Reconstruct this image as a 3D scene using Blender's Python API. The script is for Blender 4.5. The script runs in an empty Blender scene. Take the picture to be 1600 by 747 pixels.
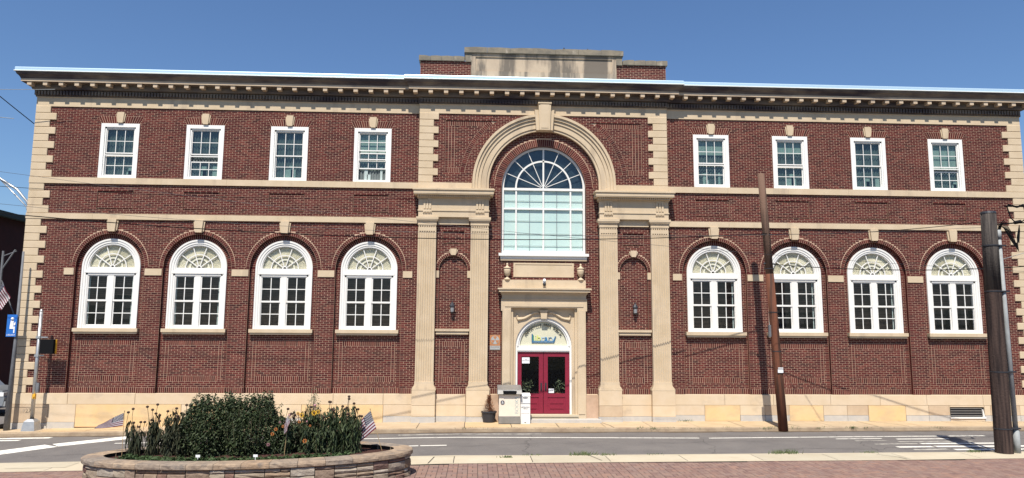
import bpy, math, random
from mathutils import Vector, Matrix
random.seed(7)
PI = math.pi
R_ = math.radians
SC = bpy.context.scene
COL = SC.collection

# ------------------------------------------------------------------ camera, sky, sun, exposure
def setup():
    cd = bpy.data.cameras.new('camera'); cam = bpy.data.objects.new('camera', cd); COL.objects.link(cam)
    yaw, tilt, roll = 0.04746, 0.12706, 0.00626
    F = Vector((math.sin(yaw)*math.cos(tilt), math.cos(yaw)*math.cos(tilt), math.sin(tilt)))
    Rt = Vector((math.cos(yaw), -math.sin(yaw), 0)); U = Rt.cross(F)
    R2 = Rt*math.cos(roll)+U*math.sin(roll); U2 = -Rt*math.sin(roll)+U*math.cos(roll)
    m = Matrix((R2, U2, -F)).transposed().to_4x4(); m.translation = Vector((-2.381, -25.918, 3.106))
    cam.matrix_world = m
    cd.sensor_width = 36; cd.lens = 36*1130/1600; cd.clip_end = 3000; cd.clip_start = .1
    SC.camera = cam
    w = bpy.data.worlds.new('World'); SC.world = w; w.use_nodes = True
    nt = w.node_tree; bg = nt.nodes['Background']; sky = nt.nodes.new('ShaderNodeTexSky')
    sky.sky_type = 'NISHITA'; sky.sun_disc = False
    sd = Vector((-.21, -1, 1.65)).normalized()
    sky.sun_elevation = math.asin(sd.z); sky.sun_rotation = math.atan2(sd.x, sd.y)
    sky.air_density = 1.2; sky.dust_density = .35; sky.ozone_density = 5.0
    mx = nt.nodes.new('ShaderNodeMix'); mx.data_type = 'RGBA'; mx.blend_type = 'MULTIPLY'; mx.inputs[0].default_value = 1; mx.inputs[7].default_value = (.88, 1.0, 1.17, 1); nt.links.new(sky.outputs[0], mx.inputs[6]); nt.links.new(mx.outputs[2], bg.inputs[0]); bg.inputs[1].default_value = .07
    ld = bpy.data.lights.new('sun', 'SUN'); ld.energy = 4.6; ld.angle = R_(.5); ld.color = (1, .94, .85)
    lo = bpy.data.objects.new('sun', ld); COL.objects.link(lo); lo.rotation_euler = (-sd).to_track_quat('-Z', 'Y').to_euler()
    lo.location = sd*60
    v = SC.view_settings; v.view_transform = 'Standard'; v.look = 'None'; v.exposure = .55; v.gamma = 1; v.use_curve_mapping = False
setup()

# ------------------------------------------------------------------ materials
def mat(name, base, rough=.8, metal=0., var=None, varscale=3., bump=0., bumpscale=30., island=0., ramp=None, spec=None, stain=None):
    m = bpy.data.materials.new(name); m.use_nodes = True; nt = m.node_tree; N = nt.nodes; L = nt.links
    b = N['Principled BSDF']; b.inputs['Roughness'].default_value = rough; b.inputs['Metallic'].default_value = metal
    if spec is not None: b.inputs['Specular IOR Level'].default_value = spec
    tc = N.new('ShaderNodeTexCoord'); geo = N.new('ShaderNodeNewGeometry')
    b.inputs['Base Color'].default_value = (*base, 1)
    cur = None
    if ramp:                                                # colour of each separate piece
        oi = N.new('ShaderNodeObjectInfo'); add = N.new('ShaderNodeMath'); add.operation = 'ADD'
        L.new(oi.outputs['Random'], add.inputs[0]); L.new(geo.outputs['Random Per Island'], add.inputs[1])
        fr = N.new('ShaderNodeMath'); fr.operation = 'FRACT'; L.new(add.outputs[0], fr.inputs[0])
        cr = N.new('ShaderNodeValToRGB'); cr.color_ramp.interpolation = 'LINEAR'
        el = cr.color_ramp.elements
        while len(el) < len(ramp): el.new(.5)
        for i, c in enumerate(ramp):
            el[i].position = i/(len(ramp)-1); el[i].color = (*c, 1)
        L.new(fr.outputs[0], cr.inputs[0]); cur = cr.outputs[0]
    if var:                                                 # patchy colour
        no = N.new('ShaderNodeTexNoise'); no.inputs['Scale'].default_value = varscale; no.inputs['Detail'].default_value = 6; no.inputs['Roughness'].default_value = .65
        L.new(geo.outputs['Position'], no.inputs['Vector'])
        mx = N.new('ShaderNodeMix'); mx.data_type = 'RGBA'
        st = N.new('ShaderNodeMapRange'); st.inputs[1].default_value = .35; st.inputs[2].default_value = .68
        L.new(no.outputs[0], st.inputs[0]); L.new(st.outputs[0], mx.inputs[0])
        if cur: L.new(cur, mx.inputs[6]); mul = N.new('ShaderNodeMix'); mul.data_type = 'RGBA'; mul.blend_type = 'MULTIPLY'; mul.inputs[0].default_value = 1; L.new(cur, mul.inputs[6]); mul.inputs[7].default_value = (*var, 1); L.new(mul.outputs[2], mx.inputs[7])
        else: mx.inputs[6].default_value = (*base, 1); mx.inputs[7].default_value = (*var, 1)
        cur = mx.outputs[2]
    if stain:                                               # dark run-off streaks and soot
        mp = N.new('ShaderNodeMapping'); mp.inputs['Scale'].default_value = stain[1]
        L.new(geo.outputs['Position'], mp.inputs[0])
        n2 = N.new('ShaderNodeTexNoise'); n2.inputs['Scale'].default_value = 1; n2.inputs['Detail'].default_value = 8; n2.inputs['Roughness'].default_value = .6
        L.new(mp.outputs[0], n2.inputs['Vector'])
        s2 = N.new('ShaderNodeMapRange'); s2.inputs[1].default_value = stain[2]; s2.inputs[2].default_value = stain[3]; s2.inputs[4].default_value = stain[4]
        L.new(n2.outputs[0], s2.inputs[0])
        m2 = N.new('ShaderNodeMix'); m2.data_type = 'RGBA'; L.new(s2.outputs[0], m2.inputs[0])
        if cur: L.new(cur, m2.inputs[6])
        else: m2.inputs[6].default_value = (*base, 1)
        m2.inputs[7].default_value = (*stain[0], 1); cur = m2.outputs[2]
    if cur: L.new(cur, b.inputs['Base Color'])
    if bump:
        nb = N.new('ShaderNodeTexNoise'); nb.inputs['Scale'].default_value = bumpscale; nb.inputs['Detail'].default_value = 5
        L.new(geo.outputs['Position'], nb.inputs['Vector'])
        bp = N.new('ShaderNodeBump'); bp.inputs['Strength'].default_value = bump; bp.inputs['Distance'].default_value = .02
        L.new(nb.outputs[0], bp.inputs['Height']); L.new(bp.outputs[0], b.inputs['Normal'])
    return m

def glass(name, tint, refl, rough=.02):
    m = bpy.data.materials.new(name); m.use_nodes = True; nt = m.node_tree; N = nt.nodes; L = nt.links
    N.remove(N['Principled BSDF']); out = N['Material Output']
    tr = N.new('ShaderNodeBsdfTransparent'); tr.inputs[0].default_value = (*tint, 1)
    gl = N.new('ShaderNodeBsdfGlossy'); gl.inputs['Roughness'].default_value = rough
    ge = N.new('ShaderNodeNewGeometry'); dt = N.new('ShaderNodeVectorMath'); dt.operation = 'DOT_PRODUCT'; L.new(ge.outputs['Normal'], dt.inputs[0]); L.new(ge.outputs['Incoming'], dt.inputs[1])
    ab = N.new('ShaderNodeMath'); ab.operation = 'ABSOLUTE'; L.new(dt.outputs['Value'], ab.inputs[0])
    om = N.new('ShaderNodeMath'); om.operation = 'SUBTRACT'; om.inputs[0].default_value = 1; L.new(ab.outputs[0], om.inputs[1])
    pw = N.new('ShaderNodeMath'); pw.operation = 'POWER'; pw.inputs[1].default_value = 5; L.new(om.outputs[0], pw.inputs[0])
    ad = N.new('ShaderNodeMath'); ad.operation = 'ADD'; ad.inputs[1].default_value = .03+refl; ad.use_clamp = True
    L.new(pw.outputs[0], ad.inputs[0]); mx = N.new('ShaderNodeMixShader'); L.new(ad.outputs[0], mx.inputs[0])
    L.new(tr.outputs[0], mx.inputs[1]); L.new(gl.outputs[0], mx.inputs[2]); L.new(mx.outputs[0], out.inputs[0])
    return m

M = {}
M['brick'] = mat('red_brick', (.15, .05, .04), .85, ramp=[(.050, .014, .014), (.095, .021, .019), (.120, .027, .023), (.072, .017, .016), (.150, .037, .029), (.060, .016, .016)], var=(.76, .74, .80), varscale=.9, bump=.25, bumpscale=60, spec=.15, stain=((.035, .018, .018), (2.2, 2.2, .35), .60, .78, .5))
M['mortar'] = mat('mortar', (.55, .385, .275), .95, var=(.42, .29, .20), varscale=2.5, spec=.1)
M['stone'] = mat('limestone', (.585, .470, .330), .85, var=(.52, .41, .275), varscale=1.6, bump=.12, bumpscale=25, spec=.15, stain=((.24, .19, .15), (1.6, 1.6, .30), .56, .74, .55))
M['block'] = mat('plinth_block', (.5, .4, .28), .85, ramp=[(.64, .52, .37), (.60, .49, .36), (.66, .53, .37), (.63, .51, .37), (.60, .48, .34)], var=(.93, .90, .84), varscale=2.2, bump=.12, bumpscale=25, spec=.15, stain=((.27, .22, .17), (1.1, 1.1, 1.6), .58, .78, .5))
M['ochre'] = mat('ochre_render', (.66, .46, .23), .9, var=(.68, .50, .29), varscale=1.3, bump=.1, spec=.1, stain=((.50, .38, .24), (1.5, 1.5, 3), .48, .68, .8))
M['tan'] = mat('tan_block', (.54, .42, .29), .9, var=(.46, .34, .23), varscale=2.5, bump=.1, spec=.1)
M['granite'] = mat('grey_granite', (.44, .42, .39), .8, var=(.52, .48, .42), varscale=4, bump=.15, bumpscale=80, spec=.15)
M['cornice'] = mat('cornice_stone', (.22, .175, .13), .85, var=(.15, .12, .10), varscale=1.5, bump=.1, spec=.1, stain=((.045, .035, .045), (.45, 1, 2.0), .46, .62, .85))  # base colour darkened to carry soffit and cyma shade, sooty patches on top
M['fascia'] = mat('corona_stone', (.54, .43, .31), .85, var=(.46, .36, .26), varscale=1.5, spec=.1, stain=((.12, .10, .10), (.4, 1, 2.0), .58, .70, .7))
M['parapet'] = mat('weathered_limestone', (.50, .40, .29), .85, var=(.43, .34, .25), varscale=2, bump=.2, bumpscale=15, spec=.1, stain=((.12, .105, .09), (1.3, 1.3, .22), .475, .57, .85))
M['cap'] = mat('sooty_coping', (.26, .225, .17), .9, var=(.16, .145, .12), varscale=3, bump=.5, bumpscale=9, spec=.1, stain=((.45, .40, .32), (3, 3, 2), .60, .72, .8))
M['metal'] = mat('bright_metal_flashing', (.50, .66, .76), .38, metal=.3)
M['white'] = mat('white_paint', (.75, .74, .71), .5, var=(.74, .72, .67), varscale=5, spec=.3)
M['oldwhite'] = mat('peeling_white_paint', (.80, .79, .75), .6, var=(.74, .73, .70), varscale=5, spec=.2, stain=((.35, .30, .24), (9, 9, 4), .66, .74, .7))
M['door'] = mat('crimson_door_paint', (.23, .018, .040), .45, var=(.20, .016, .035), varscale=6, spec=.3)
M['glass_up'] = glass('upper_window_glass', (.78, .84, .82), .025, .05)
M['glass'] = glass('window_glass', (.96, .97, .97), -.012, .02)
M['glass_arch'] = glass('tinted_glass', (.62, .68, .70), .03, .05)
M['room'] = mat('dark_interior', (.014, .013, .016), .9)
M['room2'] = mat('dim_interior', (.17, .19, .20), .9, var=(.11, .13, .14), varscale=2.)
M['slate_backing'] = mat('sky_reflection_slate', (.125, .15, .165), .9, var=(.09, .11, .125), varscale=1.5)  # slate tone carries the sky reflection of the fan glass
M['shade'] = mat('pale_roller_shade', (.44, .50, .47), .8, var=(.36, .44, .42), varscale=2)
M['curtain'] = mat('grey_green_curtain', (.17, .195, .19), .9, var=(.10, .12, .12), varscale=2.2)
M['cyan'] = mat('pale_aqua_shade', (.62, .76, .70), .8, var=(.56, .72, .67), varscale=1.2)
M['blind'] = mat('brown_blind_slat', (.12, .09, .08), .6, ramp=[(.09, .065, .058), (.15, .115, .10), (.07, .052, .048), (.12, .09, .08)])
M['pleat'] = mat('cream_pleated_shade', (.76, .71, .56), .85, spec=.1)
M['lunette'] = mat('cream_lunette', (.60, .57, .42), .7, var=(.55, .54, .40), varscale=6)
M['black'] = mat('black_paint', (.008, .008, .009), .7, spec=.08)
M['iron'] = mat('dark_iron', (.035, .036, .042), .5, metal=.2)
M['alu'] = mat('brushed_aluminium', (.50, .50, .49), .38, metal=.6, var=(.40, .40, .40), varscale=6)
M['galv'] = mat('grey_conduit', (.33, .345, .345), .6, var=(.25, .26, .26), varscale=6, spec=.2)
M['greypost'] = mat('weathered_grey_post', (.16, .165, .175), .7, var=(.11, .115, .125), varscale=4)
M['yellow'] = mat('signal_yellow', (.75, .40, .03), .5)
M['wood_red'] = mat('reddish_pole_wood', (.16, .062, .036), .8, stain=((.045, .026, .02), (9, 9, .5), .45, .62, .85), bump=.6, bumpscale=22, spec=.15)
M['wood_grey'] = mat('grey_pole_wood', (.155, .095, .068), .85, stain=((.06, .04, .032), (9, 9, .5), .45, .65, .8), bump=.6, bumpscale=22, spec=.15)
M['wood_dark'] = mat('creosoted_pole_wood', (.075, .052, .044), .9, stain=((.024, .019, .019), (12, 12, .6), .42, .62, .9), bump=.7, bumpscale=22, spec=.05)
M['wood_top'] = mat('grey_weathered_pole_wood', (.095, .082, .072), .9, stain=((.03, .026, .026), (12, 12, .6), .42, .62, .9), bump=.7, bumpscale=22, spec=.05)
M['asphalt'] = mat('asphalt', (.175, .16, .148), .9, var=(.135, .124, .118), varscale=.9, bump=.5, bumpscale=60, spec=.12, stain=((.24, .225, .21), (26, 26, 26), .56, .68, .7))
M['concrete'] = mat('sidewalk_concrete', (.50, .385, .235), .9, ramp=[(.50, .39, .25), (.54, .40, .235), (.47, .37, .25), (.52, .40, .26)], var=(.88, .84, .8), varscale=1.5, bump=.2, bumpscale=40, spec=.1, stain=((.24, .18, .12), (1.2, 3, 3), .60, .75, .55))
M['kerb'] = mat('kerb_concrete', (.40, .31, .21), .9, var=(.26, .19, .13), varscale=2.2, bump=.3, bumpscale=20, spec=.1)
M['concrete2'] = mat('light_concrete', (.50, .44, .33), .9, ramp=[(.50, .44, .33), (.54, .47, .35), (.46, .41, .31)], var=(.9, .88, .85), varscale=1.5, bump=.2, bumpscale=40, spec=.1, stain=((.22, .19, .15), (.9, 3, 3), .62, .76, .5))
M['kerb_dirt'] = mat('gutter_dirt', (.17, .125, .085), .95, var=(.10, .08, .06), varscale=5, spec=.05)
M['crack'] = mat('tar_crack', (.055, .05, .048), .9)
M['road_white'] = mat('worn_road_paint', (.76, .73, .65), .8, stain=((.16, .15, .14), (5, 9, 9), .55, .66, .8), spec=.1)
M['road_worn'] = mat('faded_road_paint', (.50, .47, .41), .8, stain=((.14, .13, .12), (4, 9, 9), .42, .6, .9), spec=.1)
M['paver'] = mat('paver_brick', (.25, .16, .13), .9, ramp=[(.26, .165, .13), (.21, .135, .115), (.30, .185, .14), (.24, .165, .14), (.28, .19, .15), (.22, .14, .12)], var=(.85, .84, .86), varscale=2, bump=.3, bumpscale=60, spec=.1)
M['sand'] = mat('joint_sand', (.05, .04, .035), .95)
M['soil'] = mat('bark_mulch', (.085, .042, .034), .95, var=(.04, .022, .018), varscale=25, bump=1, bumpscale=30, spec=.1)
M['wallstone'] = mat('planter_wall_stone', (.3, .25, .2), .85, ramp=[(.30, .225, .16), (.22, .16, .125), (.36, .31, .25), (.27, .185, .12), (.19, .115, .095), (.33, .27, .20), (.40, .36, .31), (.24, .18, .13)], var=(.72, .7, .68), varscale=7, bump=.9, bumpscale=18, spec=.15)
M['coping'] = mat('planter_coping_stone', (.4, .33, .25), .85, ramp=[(.40, .28, .18), (.30, .25, .20), (.44, .32, .21), (.34, .26, .19)], var=(.55, .56, .6), varscale=4.5, bump=.8, bumpscale=14, spec=.15, stain=((.14, .125, .115), (5, 5, 9), .52, .68, .7))
M['core'] = mat('shadow_joint', (.03, .025, .022), .95)
M['leaf'] = mat('dark_leaf', (.05, .08, .025), .6, ramp=[(.016, .027, .010), (.040, .058, .022), (.020, .034, .012), (.075, .095, .042), (.012, .021, .009), (.030, .045, .017)], spec=.25)
M['leaf2'] = mat('bright_leaf', (.07, .12, .03), .6, ramp=[(.025, .048, .014), (.055, .085, .028), (.035, .062, .018), (.020, .038, .012)], spec=.25)
M['leaf3'] = mat('drooping_leaf', (.05, .06, .03), .7, ramp=[(.022, .028, .014), (.05, .05, .026), (.018, .022, .012), (.035, .04, .022)], spec=.2)
M['leaf4'] = mat('greyish_leaf', (.10, .13, .07), .7, ramp=[(.09, .12, .06), (.13, .15, .09), (.07, .095, .05)], spec=.2)
M['stem'] = mat('plant_stem', (.10, .10, .05), .7, var=(.14, .11, .06), varscale=9)
M['seed'] = mat('dark_seed_head', (.045, .022, .014), .9)
M['petal_y'] = mat('yellow_petal', (.75, .42, .02), .6)
M['petal_o'] = mat('orange_petal', (.62, .20, .04), .6)
M['petal_p'] = mat('faded_pink_petal', (.42, .20, .22), .6)
M['tag'] = mat('white_plastic', (.8, .8, .78), .5)
M['brown'] = mat('brown_conifer_needles', (.26, .10, .045), .8, var=(.16, .07, .03), varscale=12)
M['flag_red'] = mat('flag_red_cloth', (.13, .014, .03), .8); M['flag_white'] = mat('flag_white_cloth', (.48, .45, .46), .8); M['flag_blue'] = mat('flag_blue_cloth', (.018, .024, .045), .8)  # cloth tones darkened to carry the shade of backlit flags
M['sign_blue'] = mat('sign_blue', (.02, .14, .48), .4); M['sign_white'] = mat('sign_white', (.8, .8, .8), .4)
M['cream_box'] = mat('cream_painted_steel', (.76, .66, .54), .5, var=(.72, .62, .50), varscale=4, stain=((.30, .17, .09), (5, 5, 3), .68, .75, .7))
M['grey_box'] = mat('grey_steel', (.27, .255, .235), .5, metal=.3, var=(.22, .21, .19), varscale=6)
M['ink'] = mat('printed_ink', (.10, .10, .11), .7)
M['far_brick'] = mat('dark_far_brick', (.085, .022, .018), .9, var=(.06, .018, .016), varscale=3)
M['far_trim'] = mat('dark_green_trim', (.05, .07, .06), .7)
M['silver'] = mat('silver_car_paint', (.36, .38, .40), .35, metal=.6)
M['tyre'] = mat('tyre_rubber', (.02, .02, .02), .8)
M['sign_orange'] = mat('faded_orange_sign', (.50, .24, .08), .6, var=(.36, .14, .08), varscale=15); M['sign_black'] = mat('faded_sign_ink', (.16, .09, .06), .6); M['sign_grey'] = mat('faded_sign_grey', (.42, .42, .40), .6, var=(.30, .32, .32), varscale=20)
M['lib_green'] = mat('logo_green', (.05, .30, .10), .5); M['lib_yellow'] = mat('logo_yellow_green', (.55, .60, .12), .5); M['lib_blue'] = mat('logo_blue', (.02, .22, .50), .5); M['lib_navy'] = mat('logo_slate', (.04, .13, .24), .5); M['lib_pale'] = mat('logo_pale_blue', (.35, .50, .62), .5)
M['roof'] = mat('roof_membrane', (.2, .2, .2), .9)
M['ground'] = mat('distant_ground', (.10, .105, .07), .95, var=(.16, .14, .11), varscale=.05)
M['grass'] = mat('weed_grass', (.07, .11, .03), .8, ramp=[(.06, .10, .03), (.10, .13, .05), (.13, .13, .06)])
M['terracotta'] = mat('terracotta', (.30, .08, .04), .8)
M['flag_brass'] = mat('flag_staff_wood', (.40, .28, .14), .6)

# ------------------------------------------------------------------ mesh building
class MB:
    def __init__(s): s.v = []; s.f = []; s.m = []
    def face(s, pts, mi=0):
        n = len(s.v); s.v += [tuple(p) for p in pts]; s.f.append(tuple(range(n, n+len(pts)))); s.m.append(mi)
    def idx(s, pts, faces, mi=0):
        n = len(s.v); s.v += [tuple(p) for p in pts]
        for f in faces: s.f.append(tuple(n+i for i in f)); s.m.append(mi)
    def box(s, x0, x1, y0, y1, z0, z1, mi=0, skip=()):
        p = [(x0,y0,z0),(x1,y0,z0),(x1,y1,z0),(x0,y1,z0),(x0,y0,z1),(x1,y0,z1),(x1,y1,z1),(x0,y1,z1)]
        F = {'b':(0,3,2,1),'t':(4,5,6,7),'f':(0,1,5,4),'r':(1,2,6,5),'k':(2,3,7,6),'l':(3,0,4,7)}
        s.idx(p, [F[k] for k in F if k not in skip], mi)
    def quadbox(s, c, y0, y1, mi=0, back=False):             # c: four (x,z) corners counter-clockwise seen from -y
        n = len(c); p = [(x, y0, z) for x, z in c]+[(x, y1, z) for x, z in c]
        f = [tuple(range(n))]+[(i, n+i, n+(i+1) % n, (i+1) % n) for i in range(n)]
        if back: f.append(tuple(range(2*n-1, n-1, -1)))
        s.idx(p, f, mi)
    def arc(s, xc, zc, r0, r1, y0, y1, a0=0., a1=PI, n=24, mi=0, inner=True, outer=True, ends=False, back=False):
        P = []
        for i in range(n+1):
            a = a0+(a1-a0)*i/n; c, d = math.cos(a), math.sin(a)
            P += [(xc+r0*c, y0, zc+r0*d), (xc+r1*c, y0, zc+r1*d), (xc+r1*c, y1, zc+r1*d), (xc+r0*c, y1, zc+r0*d)]
        F = []
        for i in range(n):
            a, b = 4*i, 4*i+4
            F.append((a, a+1, b+1, b))
            if outer: F.append((a+1, a+2, b+2, b+1))
            if inner: F.append((a+3, a, b, b+3))
            if back: F.append((a+2, a+3, b+3, b+2))
        if ends: F += [(0, 3, 2, 1), (4*n, 4*n+1, 4*n+2, 4*n+3)]
        s.idx(P, F, mi)
    def disc(s, xc, zc, r, y, a0=0, a1=PI, n=24, mi=0):
        s.face([(xc+r*math.cos(a0+(a1-a0)*i/n), y, zc+r*math.sin(a0+(a1-a0)*i/n)) for i in range(n+1)], mi)
    def strip(s, path, y0, y1, mi=0):                        # wall along an (x,z) path
        for (a, b), (c, d) in zip(path[:-1], path[1:]): s.face([(a, y0, b), (c, y0, d), (c, y1, d), (a, y1, b)], mi)
    def tube(s, pts, rad, n=8, mi=0, caps=True):
        pts = [Vector(p) for p in pts]; k = len(pts); rr = rad if isinstance(rad, (list, tuple)) else [rad]*k
        t0 = (pts[1]-pts[0]).normalized(); up = Vector((0, 0, 1)) if abs(t0.z) < .9 else Vector((1, 0, 0)); nx = t0.cross(up).normalized()
        P = []
        for i, p in enumerate(pts):
            t = (pts[min(i+1, k-1)]-pts[max(i-1, 0)]).normalized(); nx = (nx-t*nx.dot(t)).normalized(); ny = t.cross(nx)
            for j in range(n):
                a = 2*PI*j/n; P.append(p+(nx*math.cos(a)+ny*math.sin(a))*rr[i])
        F = [(i*n+j, i*n+(j+1) % n, (i+1)*n+(j+1) % n, (i+1)*n+j) for i in range(k-1) for j in range(n)]
        if caps: F += [tuple(range(n-1, -1, -1)), tuple(range((k-1)*n, k*n))]
        s.idx(P, F, mi)
    def lathe(s, prof, cx, cy, z0=0, n=16, mi=0):
        P = [(cx+r*math.cos(2*PI*j/n), cy+r*math.sin(2*PI*j/n), z0+z) for r, z in prof for j in range(n)]
        F = [(i*n+j, i*n+(j+1) % n, (i+1)*n+(j+1) % n, (i+1)*n+j) for i in range(len(prof)-1) for j in range(n)]
        F += [tuple(range(n-1, -1, -1)), tuple(range((len(prof)-1)*n, len(prof)*n))]
        s.idx(P, F, mi)
    def ball(s, c, r, n=8, m=6, mi=0, sz=1.):
        s.lathe([(max(r*math.sin(PI*i/m), .001), -sz*r*math.cos(PI*i/m)) for i in range(m+1)], c[0], c[1], c[2], n, mi)
    def mesh(s, name, mats, smooth=False):
        me = bpy.data.meshes.new(name); me.from_pydata([tuple(v) for v in s.v], [], s.f)
        for m in (mats if isinstance(mats, (list, tuple)) else [mats]): me.materials.append(m)
        if max(s.m, default=0) > 0: me.polygons.foreach_set('material_index', s.m)
        if smooth: me.polygons.foreach_set('use_smooth', [True]*len(s.f))
        me.update(); return me
    def build(s, name, mats, parent=None, loc=None, kind=None, smooth=False, weld=False):
        me = s.mesh(name, mats, smooth)
        o = bpy.data.objects.new(name, me); COL.objects.link(o)
        if parent: o.parent = parent
        if loc: o.location = loc
        if kind: o['kind'] = kind
        return o

def link(name, me, parent=None, loc=(0, 0, 0), rz=0.):
    o = bpy.data.objects.new(name, me); COL.objects.link(o); o.parent = parent; o.location = loc; o.rotation_euler = (0, 0, rz); return o
def tag(o, label, cat, group=None):
    o['label'] = label; o['category'] = cat
    if group: o['group'] = group
    return o
def thing(name, label, cat, loc=(0, 0, 0), group=None, rz=0.):
    o = bpy.data.objects.new(name, None); COL.objects.link(o); o.location = loc; o.rotation_euler = (0, 0, rz); o.empty_display_size = .3
    return tag(o, label, cat, group)
def text(name, body, size, m, parent, loc, rot=(PI/2, 0, 0), align='CENTER', ext=.004, sx=1.):
    cu = bpy.data.curves.new(name, 'FONT'); cu.body = body; cu.size = size; cu.align_x = align; cu.align_y = 'CENTER'; cu.extrude = ext; cu.materials.append(m)
    cu.resolution_u = 3
    t = bpy.data.objects.new(name, cu); COL.objects.link(t); dg = bpy.context.evaluated_depsgraph_get(); me = bpy.data.meshes.new_from_object(t.evaluated_get(dg)); bpy.data.objects.remove(t)
    o = bpy.data.objects.new(name, me); COL.objects.link(o); o.parent = parent; o.location = loc; o.rotation_euler = rot; o.scale = (sx, 1, 1); return o

# ================================================================== THE LIBRARY BUILDING
LIB = thing('library_building', 'long two storey red brick library with limestone trim, arched windows and crimson double doors', 'building')
C = .06523; Z0 = .92; ZT = 11.03; J = .0122                   # course height, first course, top of brickwork, joint width
def zk(k): return Z0+k*C
WX = [6.25+3*i for i in range(4)]; WXS = [-x for x in reversed(WX)]+WX
HALF = 18.2; TW = 4.53; YT = -.10; YC = .02; YR = .13         # half length, half width of the pavilion, its plane, centre bay plane, recess plane

def rect(x0, x1, z0, z1):
    def f(a, b, wide): return (x0, x1) if (b > z0+1e-4 and a < z1-1e-4) else None
    return f
def arch(xc, h, zs, zb, r=None):
    r = r or h
    def f(a, b, wide):
        if b <= zb+1e-4: return None
        z = max(a, zs)
        if a < zs: return (xc-h, xc+h)
        d = r*r-(z-zs)**2
        if d <= 0: return None
        w = math.sqrt(d); return (xc-w, xc+w)
    return f
def trap(xc, h0, h1, z0, z1):
    def f(a, b, wide):
        if b <= z0+1e-4 or a >= z1-1e-4: return None
        m = (max(a, z0)+min(b, z1))/2; t = (m-z0)/(z1-z0); h = h0+(h1-h0)*t; return (xc-h, xc+h)
    return f
def minus(iv, s):
    out = []
    for a, b in iv:
        if s[1] <= a or s[0] >= b: out.append((a, b)); continue
        if s[0] > a: out.append((a, s[0]))
        if s[1] < b: out.append((s[1], b))
    return out
BRICKS = []; MORT = MB()                                      # (x0,x1,z0,z1,yf) of all bricks, every one a solid of its own
BW = MB()                                                     # cut, soldier and voussoir bricks
def brick(x0, x1, z0, z1, yf): BRICKS.append((x0, x1, z0, z1, yf))
def field(x0, x1, k0, k1, yf, holes=(), mholes=None, phase=0., bounds=None, L=.2105):
    mholes = holes if mholes is None else mholes
    for k in range(k0, k1):
        a, b = zk(k), min(zk(k+1), ZT)
        if b-a < .02: continue
        base = [(x0, x1)]
        if bounds:
            e = bounds(a, b, 1)
            if not e: continue
            base = [(max(x0, e[0]), min(x1, e[1]))]
        iv = list(base)
        for h in holes:
            e = h(a, b, 1)
            if e: iv = minus(iv, e)
        mv = list(base)
        for h in mholes:
            e = h(a, b, 1)
            if e: mv = minus(mv, e)
        for p, q in mv:
            if q-p > .001: MORT.face([(p, yf+.0035, a), (q, yf+.0035, a), (q, yf+.0035, b), (p, yf+.0035, b)])
        off = x0+phase+(L/2 if k % 2 else 0)
        for p, q in iv:
            if q-p < .03: continue
            n = math.floor((p-off)/L)+1; br = [p]
            while off+n*L < q:
                e = off+n*L; n += 1
                if e-p > .05 and q-e > .05: br.append(e)
            br.append(q)
            for u, v in zip(br[:-1], br[1:]): brick(u+J/2, v-J/2, a+J/2, b-J/2, yf-random.random()*.002)
def soldiers(x0, x1, z0, z1, yf, mort=True):
    n = max(1, round((x1-x0)/.0675)); w = (x1-x0)/n
    if mort: MORT.face([(x0, yf+.0035, z0), (x1, yf+.0035, z0), (x1, yf+.0035, z1), (x0, yf+.0035, z1)])
    for i in range(n): brick(x0+i*w+J/2, x0+(i+1)*w-J/2, z0+J/2, z1-J/2, yf-random.random()*.002)
def stack(x0, x1, z0, z1, yf, h=C):
    MORT.face([(x0, yf+.0035, z0), (x1, yf+.0035, z0), (x1, yf+.0035, z1), (x0, yf+.0035, z1)])
    n = round((z1-z0)/h)
    for i in range(n): brick(x0+J/2, x1-J/2, z0+i*h+J/2, z0+(i+1)*h-J/2, yf-random.random()*.002)
def radial(xc, zc, r0, r1, yf, a0=0., a1=PI, w=.075, mb=None):
    n = max(2, round((a1-a0)*(r0+r1)/2/w)); da = (a1-a0)/n; g = J/(r0+r1)
    MORT.arc(xc, zc, r0, r1, yf+.0035, yf+.05, a0, a1, max(8, n//2), inner=False, outer=False)
    for i in range(n):
        p, q = a0+i*da+g, a0+(i+1)*da-g; A, B = r0+J/2, r1-J/2
        BW.quadbox([(xc+A*math.cos(p), zc+A*math.sin(p)), (xc+B*math.cos(p), zc+B*math.sin(p)), (xc+B*math.cos(q), zc+B*math.sin(q)), (xc+A*math.cos(q), zc+A*math.sin(q))], yf-random.random()*.002, yf+.02)
REV = MB()                                                    # brick reveals of recesses and openings

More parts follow.
